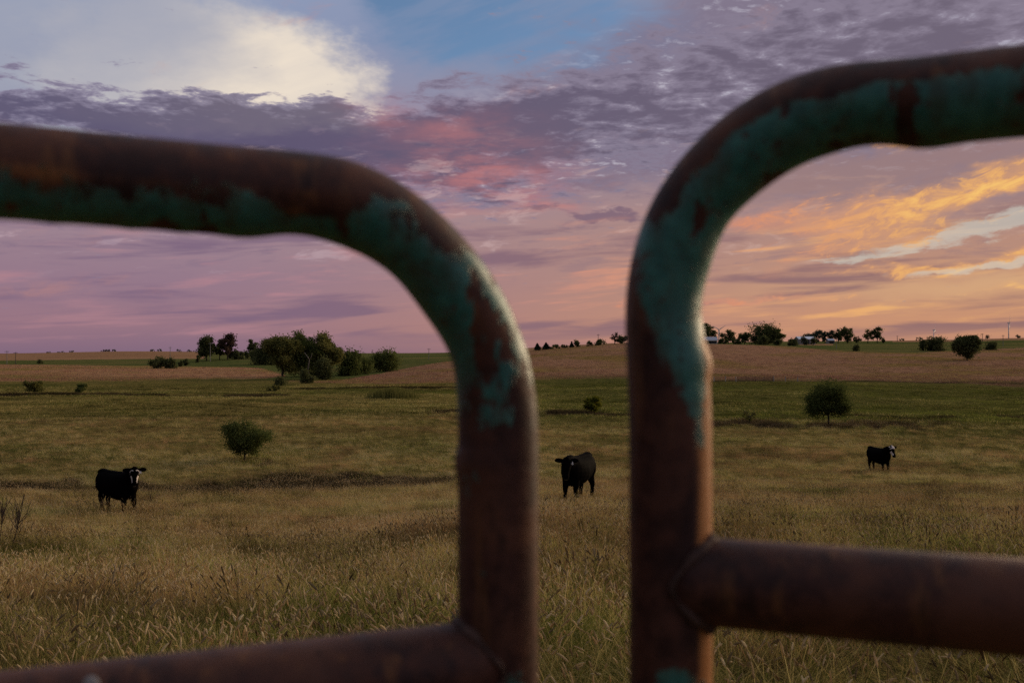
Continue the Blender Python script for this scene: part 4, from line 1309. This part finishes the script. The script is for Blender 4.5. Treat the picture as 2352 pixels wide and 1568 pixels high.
def scatter(name, pts, scl, rz, pick, patch, coll, label, vs=1.0):
    me = bpy.data.meshes.new(name)
    n = len(pts)
    X, Y = np.asarray(pts)[:, 0], np.asarray(pts)[:, 1]
    val = np.clip(0.98 + (1.7 if vs > 1 else 1.5) * (fbm(X / (0.9 * vs), Y / (0.9 * vs), 2, 301) - 0.5) + (1.2 if vs > 1 else 0.8) * (fbm(X / (5 * vs), Y / (5 * vs), 2, 303) - 0.5) + rng.normal(0, 0.27, n), 0.22, 1.9) * (1.5 if vs > 1 and vs < 3 else 1.12) * (np.clip(0.92 + (Y - 6) * 0.04, 0.92, 1.48) if vs == 1 else 1.0)
    weed_ = rng.uniform(size=n) < 0.03
    patch = np.where(weed_, -0.3, patch); val = np.where(weed_, val * 0.5, val); scl = np.where(weed_, np.asarray(scl) * 1.35, scl)
    me.vertices.add(n); me.vertices.foreach_set('co', np.asarray(pts, np.float32).ravel())
    for nm, tp, arr in (('scl', 'FLOAT', scl), ('rz', 'FLOAT', rz), ('patch', 'FLOAT', patch), ('val', 'FLOAT', val)):
        a = me.attributes.new(nm, tp, 'POINT'); a.data.foreach_set('value', np.asarray(arr, np.float32))
    a = me.attributes.new('pick', 'INT', 'POINT'); a.data.foreach_set('value', np.asarray(pick, np.int32))
    o = bpy.data.objects.new(name, me)
    COL.objects.link(o)
    ng = bpy.data.node_groups.new(name, 'GeometryNodeTree')
    ng.interface.new_socket('Geometry', in_out='INPUT', socket_type='NodeSocketGeometry')
    ng.interface.new_socket('Geometry', in_out='OUTPUT', socket_type='NodeSocketGeometry')
    N = ng.nodes.new; Lk = ng.links.new
    gi, go = N('NodeGroupInput'), N('NodeGroupOutput')
    ci = N('GeometryNodeCollectionInfo'); ci.inputs['Collection'].default_value = coll
    ci.inputs['Separate Children'].default_value = True; ci.inputs['Reset Children'].default_value = True
    ip = N('GeometryNodeInstanceOnPoints'); ip.inputs['Pick Instance'].default_value = True
    def named(nm, tp):
        q = N('GeometryNodeInputNamedAttribute'); q.data_type = tp; q.inputs[0].default_value = nm
        return q.outputs[0]
    cx = N('ShaderNodeCombineXYZ'); Lk(named('rz', 'FLOAT'), cx.inputs[2])
    e2r = N('FunctionNodeEulerToRotation'); Lk(cx.outputs[0], e2r.inputs[0])
    Lk(gi.outputs[0], ip.inputs['Points']); Lk(ci.outputs[0], ip.inputs['Instance'])
    Lk(named('pick', 'INT'), ip.inputs['Instance Index'])
    Lk(e2r.outputs[0], ip.inputs['Rotation'])
    Lk(named('scl', 'FLOAT'), ip.inputs['Scale'])
    Lk(ip.outputs[0], go.inputs[0])
    md = o.modifiers.new('scatter', 'NODES'); md.node_group = ng
    o['kind'] = 'stuff'
    o['label'] = label
    o['category'] = 'grass'
    return o

def wedge(r0, r1, per_m2, half=math.radians(37)):
    n = int((r1 * r1 - r0 * r0) * half * per_m2)
    r = np.sqrt(rng.uniform(r0 * r0, r1 * r1, n))
    a = rng.uniform(-half, half, n)
    return r * np.sin(a), r * np.cos(a)
def lay(zones):
    xs, ys = [], []
    for z in zones:
        x, y = wedge(*z); xs.append(x); ys.append(y)
    return np.concatenate(xs), np.concatenate(ys)
def patch_at(X, Y):
    p = 0.30 + 0.95 * (fbm(X / 5.5, Y / 5.5, 3, 41) - 0.5) + 0.75 * (fbm(X / 1.3 + 7, Y / 1.3, 2, 43) - 0.5) + 0.35
    return p

# near pasture: foxtail tufts
def near_grass():
    tufts = [tuft('tuft', 10 + k, 56, 6 if k % 3 else 11, 0.20, 0.12, 0.34, 0.0024, 1.0) for k in range(7)]
    tufts += [tuft('tuft', 30 + k, 60, 2, 0.20, 0.12, 0.32, 0.0030, 1.0) for k in range(3)]
    tufts += [tuft('thatch', 50 + k, 54, 1, 0.24, 0.12, 0.34, 0.0026, 1.0, 3, 1.9) for k in range(3)]
    coll = source_collection('tuft_sources', tufts)
    X, Y = lay([(1.6, 10, 52), (10, 20, 34), (20, 34, 20)])
    hgt = fbm(X / 3.2 + 3, Y / 3.2, 3, 51)
    p = patch_at(X, Y)
    keep = rng.uniform(size=len(X)) < 0.60 + 0.9 * (hgt - 0.25)
    X, Y, hgt, p = X[keep], Y[keep], hgt[keep], p[keep]
    scl = (0.62 + 0.75 * hgt) * rng.uniform(0.8, 1.2, len(X)) * np.clip(1.10 - Y * 0.012, 0.74, 1)
    for (cx_, cy_) in COW_AT:
        scl *= 1 + (0.55 if cx_ > 0 else 0.15) * np.exp(-((X - cx_) ** 2 + (Y - cy_ + 0.8) ** 2) / 2.2)
    heady = fbm(X / 2.4, Y / 2.4 + 9, 3, 61) + rng.uniform(-.25, .25, len(X))
    pick = np.where(heady > 0.46, rng.integers(0, 7, len(X)), rng.integers(7, 13, len(X)))
    p = p + rng.normal(0, 0.16, len(X)) - 0.14 * np.clip((11 - Y) / 6, 0, 1) + 0.10 * np.clip((Y - 14) / 8, 0, 1)
    rz = rng.normal(0, 1.2, len(X)) + (fbm(X / 4, Y / 4, 2, 71) - 0.5) * 3
    scatter('meadow_grass', np.stack([X, Y, height(X, Y)], 1), scl, rz, pick, p, coll, 'dry foxtail grass with bristly seed heads inside the gate')
near_grass()

def mid_grass():
    tufts = [tuft('clump', 80 + k, 46, 9, 0.36, 0.16, 0.40, 0.0055, 1.25, 2) for k in range(5)]
    coll = source_collection('clump_sources', tufts)
    X, Y = lay([(32, 48, 8.5), (48, 75, 5.4), (75, 112, 2.8)])
    hgt = fbm(X / 6 + 3, Y / 6, 3, 51)
    px = PCX + PF * X / Y
    di, gr = ditch_at(px, Y), green_at(px, Y)
    p = patch_at(X, Y) - 0.45 * gr
    p = np.where((gr > 0.3), np.minimum(p, 0.30 + 0.2 * (hgt - 0.5)), p)
    p = np.where(di + (hgt - 0.5) * 0.8 > 0.42, 1.6, p)
    scl = (0.50 + 0.6 * hgt) * rng.uniform(0.8, 1.2, len(X)) * (1 + 0.5 * np.clip(di, 0, 1))
    for (cx_, cy_) in COW_AT:
        scl *= 1 + 0.6 * np.exp(-((X - cx_) ** 2 + (Y - cy_ + 0.8) ** 2) / 3.0)
    scatter('meadow_grass', np.stack([X, Y, height(X, Y)], 1), scl, rng.uniform(-1, 1, len(X)), rng.integers(0, 5, len(X)), p, coll, 'paler grass on the slope behind the cattle', 1.6)
mid_grass()

def far_grass():
    tufts = [tuft('clump', 120 + k, 40, 0, 0.8, 0.14, 0.36, 0.016, 1.2, 2) for k in range(4)]
    coll = source_collection('far_clump_sources', tufts)
    X, Y = lay([(108, 160, 1.1), (160, 262, 0.55)])
    px = PCX + PF * X / Y
    ok = parcel(px, Y) == 0
    X, Y, px = X[ok], Y[ok], px[ok]
    di, gr = ditch_at(px, Y), green_at(px, Y)
    p = 0.45 + 0.9 * (fbm(X / 15, Y / 15, 3, 41) - 0.5) - 0.40 * gr
    p = np.where(gr > 0.3, np.minimum(p, 0.32), p)
    p = np.where(di > 0.42, 1.6, p)
    scl = rng.uniform(0.6, 1.3, len(X)) * (1 + 1.0 * np.clip(di, 0, 1))
    scatter('meadow_grass', np.stack([X, Y, height(X, Y)], 1), scl, rng.uniform(0, 6.3, len(X)), rng.integers(0, 4, len(X)), p, coll, 'short grass on the valley floor below the ripe fields', 4.0)
far_grass()

def crops():
    tufts = [tuft('crop_plants', 160 + k, 44, 0, 1.3, 0.25, 0.50, 0.022, 1.2, 2, 0.1) for k in range(4)]
    for t in tufts:
        t.data.materials.clear(); t.data.materials.append(M_CROP)
    coll = source_collection('crop_sources', tufts)
    X, Y = lay([(225, 330, 0.26), (330, 480, 0.12), (480, 640, 0.05)])
    px = PCX + PF * X / Y
    z = parcel(px, Y)
    ok = (z == 1) | (z == 2)
    X, Y, px = X[ok], Y[ok], px[ok]
    p = fbm(X / 30, Y / 30, 3, 91) + 0.3 * green_at(px, Y)
    o = scatter('ripe_crop', np.stack([X, Y, height(X, Y)], 1), rng.uniform(0.7, 1.2, len(X)), rng.uniform(0, 6.3, len(X)), rng.integers(0, 4, len(X)), p, coll, 'brown ripe soybean plants covering the far slopes')
    o['category'] = 'crop'
M_CROP = (lambda: None)
def mat_crop():
    m = bpy.data.materials.new('ripe_crop_leaf')
    m.use_nodes = True
    m.node_tree.nodes.clear()
    n = NT(m.node_tree)
    tone = n.attr('tone'); it = n.attr('patch', 'INSTANCER')
    c = n.mix(tone, (0.25, 0.120, 0.070, 1), (0.50, 0.275, 0.17, 1))
    c = n.mix(n.smooth(it, 0.52, 0.72) * 0.8, c, n.mix(tone, (0.19, 0.155, 0.03, 1), (0.36, 0.28, 0.075, 1)))
    df = n.node('ShaderNodeBsdfDiffuse'); n.put(df.inputs[0], c)
    out = n.node('ShaderNodeOutputMaterial')
    n.t.links.new(df.outputs[0], out.inputs[0])
    return m
M_CROP = mat_crop()
crops()

# reeds: one clump of tall blades in the wet spot
def reeds():
    rg = np.random.default_rng(5)
    X, Y = at(902, 162)
    root = thing('reed_bed', 'clump of tall green reeds by the wet hollow', 'reeds', (X, Y, hz(X, Y)))
    vs, fs, tn = [], [], []
    for k in range(1500):
        x, y = rg.normal(0, 1.7), rg.normal(0, 1.5)
        x = np.clip(x, -4.2, 4.2)
        h = rg.uniform(1.0, 2.0) * (1 - 0.35 * abs(x) / 4.2)
        lx = rg.normal(0, 0.22)
        b = len(vs)
        zb = hz(X + x, Y + y) - root.location.z - 0.05 if k % 15 == 0 else 0.0
        vs += [(x - .04, y, -0.1), (x + .04, y, -0.1), (x + lx * h + .012, y, h), (x + lx * h - .012, y, h)]
        fs.append((b, b + 1, b + 2, b + 3)); tn += [rg.uniform()] * 4
    me = mesh_py('reed_blades', vs, fs)
    a = me.attributes.new('tone', 'FLOAT', 'POINT'); a.data.foreach_set('value', np.array(tn, np.float32))
    o = part('reed_blades', me, root, M_LEAF['olive'])
    o['kind'] = 'stuff'
reeds()

# === WEEDS, POLES, FARM
M_WEED = simple_mat('dead_weed_stalk', (0.045, 0.030, 0.022), 0.9, 0, 0.3, 20)
def weed(label, px, Y, H, lean, seed, nb=14):
    rg = np.random.default_rng(seed)
    X, Yw = at(px, Y)
    root = thing('dry_weed', label, 'weed', (X, Yw, hz(X, Yw)), 0, 'dry weed stalks in the grass')
    top = Vector((lean * H, 0, H * 0.55))
    v, f = tube_arrays([(0, 0, -0.03), (lean * H * 0.55, 0, H * 0.28), top], [0.007, 0.006, 0.005], 6)
    part('stem', mesh_py('stem', v, f), root, M_WEED)
    vs, fs = [], []
    for k in range(nb):
        b0 = Vector((0, 0, 0)).lerp(top, rg.uniform(0.6, 1.0))
        e = b0 + Vector((rg.normal(0.04, 0.10) * H, rg.normal(0, 0.06) * H, rg.uniform(0.25, 0.5) * H))
        m_ = b0.lerp(e, 0.5) + Vector((rg.normal(0, 0.03), 0, -0.02)) * H
        v, f = tube_arrays([b0, m_, e], [0.0045, 0.0045, 0.003], 5, base=len(vs)); vs += v; fs += f
    part('twig', mesh_py('twig', vs, fs), root, M_WEED)
weed('dark dry weed stalk fanning out at the top, leaning in the grass', 28, 15.2, 0.86, 0.16, 3, 18)
weed('dark upright dry weed stalk next to the leaning fanned one', 2, 15.6, 0.80, 0.05, 4, 16)
weed('thin dry weed stalk standing beside the side-on cow', 342, 33.0, 0.85, 0.12, 5, 10)

M_POLE = simple_mat('pole_wood', (0.22, 0.20, 0.18), 0.85, 0, 0.2, 2)
M_POLE2 = simple_mat('pole_dark_wood', (0.06, 0.05, 0.045), 0.85, 0, 0.2, 2)
def pole(label, px, top, Y, mat, arm=True, thick=0.17):
    X, Yw = at(px, Y)
    g = hz(X, Yw)
    H = EYE + (PH - top) / PF * Y - g
    root = thing('utility_pole', label, 'pole', (X, Yw, g), 0.25, 'utility poles along the roads')
    r = max(thick, Y / 995 * 0.30)
    v, f = tube_arrays([(0, 0, -0.3), (0, 0, H * .5), (0, 0, H)], [r, r * .85, r * .7], 8)
    part('shaft', mesh_py('shaft', v, f), root, mat)
    if arm:
        v, f = tube_arrays([(-1.1, -r, H * .93), (1.1, -r, H * .93)], [0.12, 0.12], 6)
        part('crossarm', mesh_py('crossarm', v, f), root, mat)
for q in [('pale pole standing in front of the round knoll tree', 483, 786, 545, M_POLE), ('pale pole beside the dark one on the bare ridge road', 16, 805, 520, M_POLE),
          ('dark pole beside the pale one on the bare ridge road', 36, 808, 560, M_POLE2), ('pale pole on the ridge road above the twin-lobed bush', 391, 796, 780, M_POLE),
          ('pole in the green field past the double-topped bush', 985, 800, 620, M_POLE), ('pole rising behind the hilltop hedge', 1374, 767, 700, M_POLE2),
          ('pole in front of the grove behind the barn', 1921, 777, 560, M_POLE), ('thin pole on the skyline past the tree pair', 2061, 771, 1000, M_POLE2),
          ('pole on the skyline behind the lone crop tree', 2257, 766, 900, M_POLE2), ('pole below the near turbine in the green field', 2304, 769, 640, M_POLE)]:
    pole(*q)

M_WALLW = simple_mat('white_siding', (0.62, 0.60, 0.58), 0.6, 0, 0.06, 3)
M_WALLG = simple_mat('grey_siding', (0.24, 0.22, 0.20), 0.8, 0, 0.1, 3)
M_ROOFM = simple_mat('steel_roof', (0.34, 0.37, 0.43), 0.4, 0.0, 0.1, 1.5)
M_ROOFW = simple_mat('white_steel_roof', (0.66, 0.70, 0.76), 0.4, 0, 0.05, 1.5)
M_DARKO = simple_mat('front_shade_and_openings', (0.03, 0.026, 0.024), 0.9, 0, 0.2, 2)  # near-black for doors and windows, also for painted shade in the shed front
def box_mesh(name, x0, x1, y0, y1, z0, z1):
    v = [(x, y, z) for z in (z0, z1) for y in (y0, y1) for x in (x0, x1)]
    return mesh_py(name, v, [(0, 2, 3, 1), (4, 5, 7, 6), (0, 1, 5, 4), (2, 6, 7, 3), (0, 4, 6, 2), (1, 3, 7, 5)])
def barn(name, label, px0, px1, eave_row, ridge_row, Y, roof, depth, rz=0.0, open_front=False, wall=None):
    wall = wall or M_WALLW
    pc = (px0 + px1) / 2
    X, Yw = at(pc, Y)
    g = hz(X, Yw)
    w = (px1 - px0) / PF * Y
    ze = EYE + (PH - eave_row) / PF * Y - g
    zr = EYE + (PH - ridge_row) / PF * Y - g
    ze = max(ze, 2.2); zr = max(zr, ze + 1.0)
    root = thing(name, label, 'building', (X, Yw, g), rz)
    wl = part('wall', box_mesh('wall', -w / 2, w / 2, -depth / 2, depth / 2, -0.5, ze), root, wall)
    o = 0.35
    v = [(-w / 2 - o, -depth / 2 - o, ze - .1), (w / 2 + o, -depth / 2 - o, ze - .1), (w / 2 + o, 0, zr), (-w / 2 - o, 0, zr), (-w / 2 - o, depth / 2 + o, ze - .1), (w / 2 + o, depth / 2 + o, ze - .1)]
    v += [(a, b, c + 0.14) for a, b, c in v]
    f = [(0, 1, 2, 3), (3, 2, 5, 4), (6, 9, 8, 7), (9, 10, 11, 8), (0, 6, 7, 1), (4, 5, 11, 10), (1, 7, 8, 2), (2, 8, 11, 5), (0, 3, 9, 6), (3, 4, 10, 9)]
    rf = part('roof', mesh_py('roof', v, f), root, roof)
    for sx in (-1, 1):
        gv = [(sx * (w / 2 - q), y, z) for q in (0.01, 0.09) for (y, z) in ((-depth / 2 + 0.02, ze - 0.01), (depth / 2 - 0.02, ze - 0.01), (0, zr - 0.06))]
        part('gable', mesh_py('gable', gv, [(0, 1, 2), (3, 5, 4), (0, 3, 4, 1), (1, 4, 5, 2), (2, 5, 3, 0)]), root, wall)
    if open_front:
        part('bay_shade_panel', box_mesh('bay_shade_panel', -w / 2 + .4, w / 2 - .4, -depth / 2 - .03, -depth / 2 + .01, 0.1, ze - 0.75), root, M_DARKO)  # solid dark slab on the wall, painting the shade of an open front
        part('fascia', box_mesh('fascia', -w / 2 - o, w / 2 + o, -depth / 2 - o - .09, -depth / 2 - o - .01, ze - .38, ze + .02), rf, M_WALLW)
    else:
        part('door', box_mesh('door', -1.6, 1.6, -depth / 2 - .05, -depth / 2 + .01, 0.0, ze - .5), root, M_DARKO)
        for sx in (-0.35, 0.35):
            part('window', box_mesh('window', w * sx - .5, w * sx + .5, -depth / 2 - .04, -depth / 2 + .01, ze * .4, ze * .7), root, M_DARKO)
    return root
barn('shed', 'low open shed with grey-blue roof and white front edge', 1612, 1645, 781, 774, 640, M_ROOFM, 7, 0, True)
barn('barn', 'white-roofed barn half hidden behind bushes', 1829, 1868, 779, 773, 760, M_ROOFW, 10, 0.1, wall=M_WALLG)
barn('farmhouse', 'small white farmhouse showing between the grove trunks', 1900, 1914, 782, 778, 830, M_ROOFM, 7, 0.0, wall=M_WALLG)

# fence and far gate at the foot of the ripe field
M_POST = simple_mat('weathered_post', (0.30, 0.27, 0.23), 0.9, 0, 0.25, 6)
M_PIPE = simple_mat('brown_pipe', (0.10, 0.062, 0.048), 0.7, 0, 0.25, 4)
def far_fence():
    Yf = 258
    X0, X1 = at(1694, Yf)[0], at(1775, Yf)[0]
    mid = (X0 + X1) / 2
    for k, (a, b, lb) in enumerate(((X0, mid - .1, 'brown pipe gate leaf nearer the single post at the foot of the ripe field'), (mid + .1, X1, 'brown pipe gate leaf hung on the tall pale post below the ripe field'))):
        g = hz((a + b) / 2, Yf)
        root = thing('pasture_gate', lb, 'gate', ((a + b) / 2, Yf, g), 0, 'far pasture gate leaves')
        w = (b - a) / 2
        for z in (0.25, 0.5, 0.75, 1.0, 1.28):
            v, f = tube_arrays([(-w, 0, z), (w, 0, z)], [0.055, 0.055], 6)
            part('rail', mesh_py('rail', v, f), root, M_PIPE)
        for x in (-w, 0, w):
            v, f = tube_arrays([(x, .02, -0.05 if x else 0.2), (x, .02, 1.33)], [0.055, 0.055], 6)
            part('upright', mesh_py('upright', v, f), root, M_PIPE)
    for px, hgt, lb in ((1666, 1.35, 'pale single fence post beside the tall gate upright'), (1690, 1.35, 'fence post at the start of the far pipe gate'), (1777, 1.5, 'tall pale post carrying the far pipe gate'), (1804, 1.4, 'pale fence post past the far pipe gate'),
                        (1832, 1.2, 'short post leaning in the weeds past the far pipe gate'), (1640, 1.2, 'weathered post nearest the tall gate upright')):
        X, Y = at(px, Yf)
        v, f = tube_arrays([(0, 0, -0.2), (0, 0, hgt)], [0.13, 0.11], 8)
        o = bpy.data.objects.new('fence_post', mesh_py('fence_post', v, f)); o.data.materials.append(M_POST)
        COL.objects.link(o); o.location = (X, Y, hz(X, Y))
        tag(o, lb, 'post', 'posts of the far fence')
far_fence()

# wind turbines on the horizon
M_TURB = simple_mat('turbine_white', (0.55, 0.55, 0.56), 0.5, 0, 0.03, 0.05)
def turbine(label, px, hub_row, Y, yaw, rot):
    X, Yw = at(px, Y)
    g = hz(X, Yw)
    zh = EYE + (PH - hub_row) / PF * Y - g
    root = thing('wind_turbine', label, 'wind turbine', (X, Yw, g), yaw, 'wind turbines on the horizon')
    k = Y / 5000
    v, f = tube_arrays([(0, 0, -1), (0, 0, zh * .5), (0, 0, zh)], [2.9 * k, 2.3 * k, 1.7 * k], 12)
    part('tower', mesh_py('tower', v, f, True), root, M_TURB)
    v, f = tube_arrays([(0, 6 * k, zh), (0, 0, zh + .3), (0, -4 * k, zh)], [1.6 * k, 2.2 * k, 1.5 * k], 10)
    part('nacelle', mesh_py('nacelle', v, f, True), root, M_TURB)
    hb = part('hub', mesh_py('hub', *tube_arrays([(0, -4 * k, zh), (0, -6 * k, zh), (0, -7.5 * k, zh)], [1.7 * k, 1.6 * k, 0.3 * k], 10)), root, M_TURB)
    for j in range(3):
        an = rot + j * 2 * math.pi / 3
        d = Vector((math.sin(an), 0, math.cos(an))); sd = Vector((math.cos(an), 0, -math.sin(an)))
        c = Vector((0, -5.5 * k, zh))
        Lb = 48.0
        vs, fs = [], []
        for t, w in ((0, 1.1), (.15, 2.3), (.5, 1.5), (1, .35)):
            for (p, q) in ((-.5, 0), (0, .35), (.5, 0), (0, -.35)):
                vs.append(c + d * (Lb * t) + sd * (w * 2 * p * k) + Vector((0, 1, 0)) * (w * q))
        for i in range(3):
            for m_ in range(4):
                fs.append((i * 4 + m_, i * 4 + (m_ + 1) % 4, (i + 1) * 4 + (m_ + 1) % 4, (i + 1) * 4 + m_))
        fs.append((12, 13, 14, 15))
        part('blade', mesh_py('blade', vs, fs), hb, M_TURB)
turbine('wind turbine rising clear of the skyline past the squarish bush', 2317, 741, 5000, 1.15, math.radians(-25))
turbine('smaller distant wind turbine above the spreading dark bush', 2145, 758, 6500, 0.95, math.radians(5))
turbine('wind turbine half hidden behind the farmstead trees', 1651, 757, 5600, 0.2, math.radians(58))
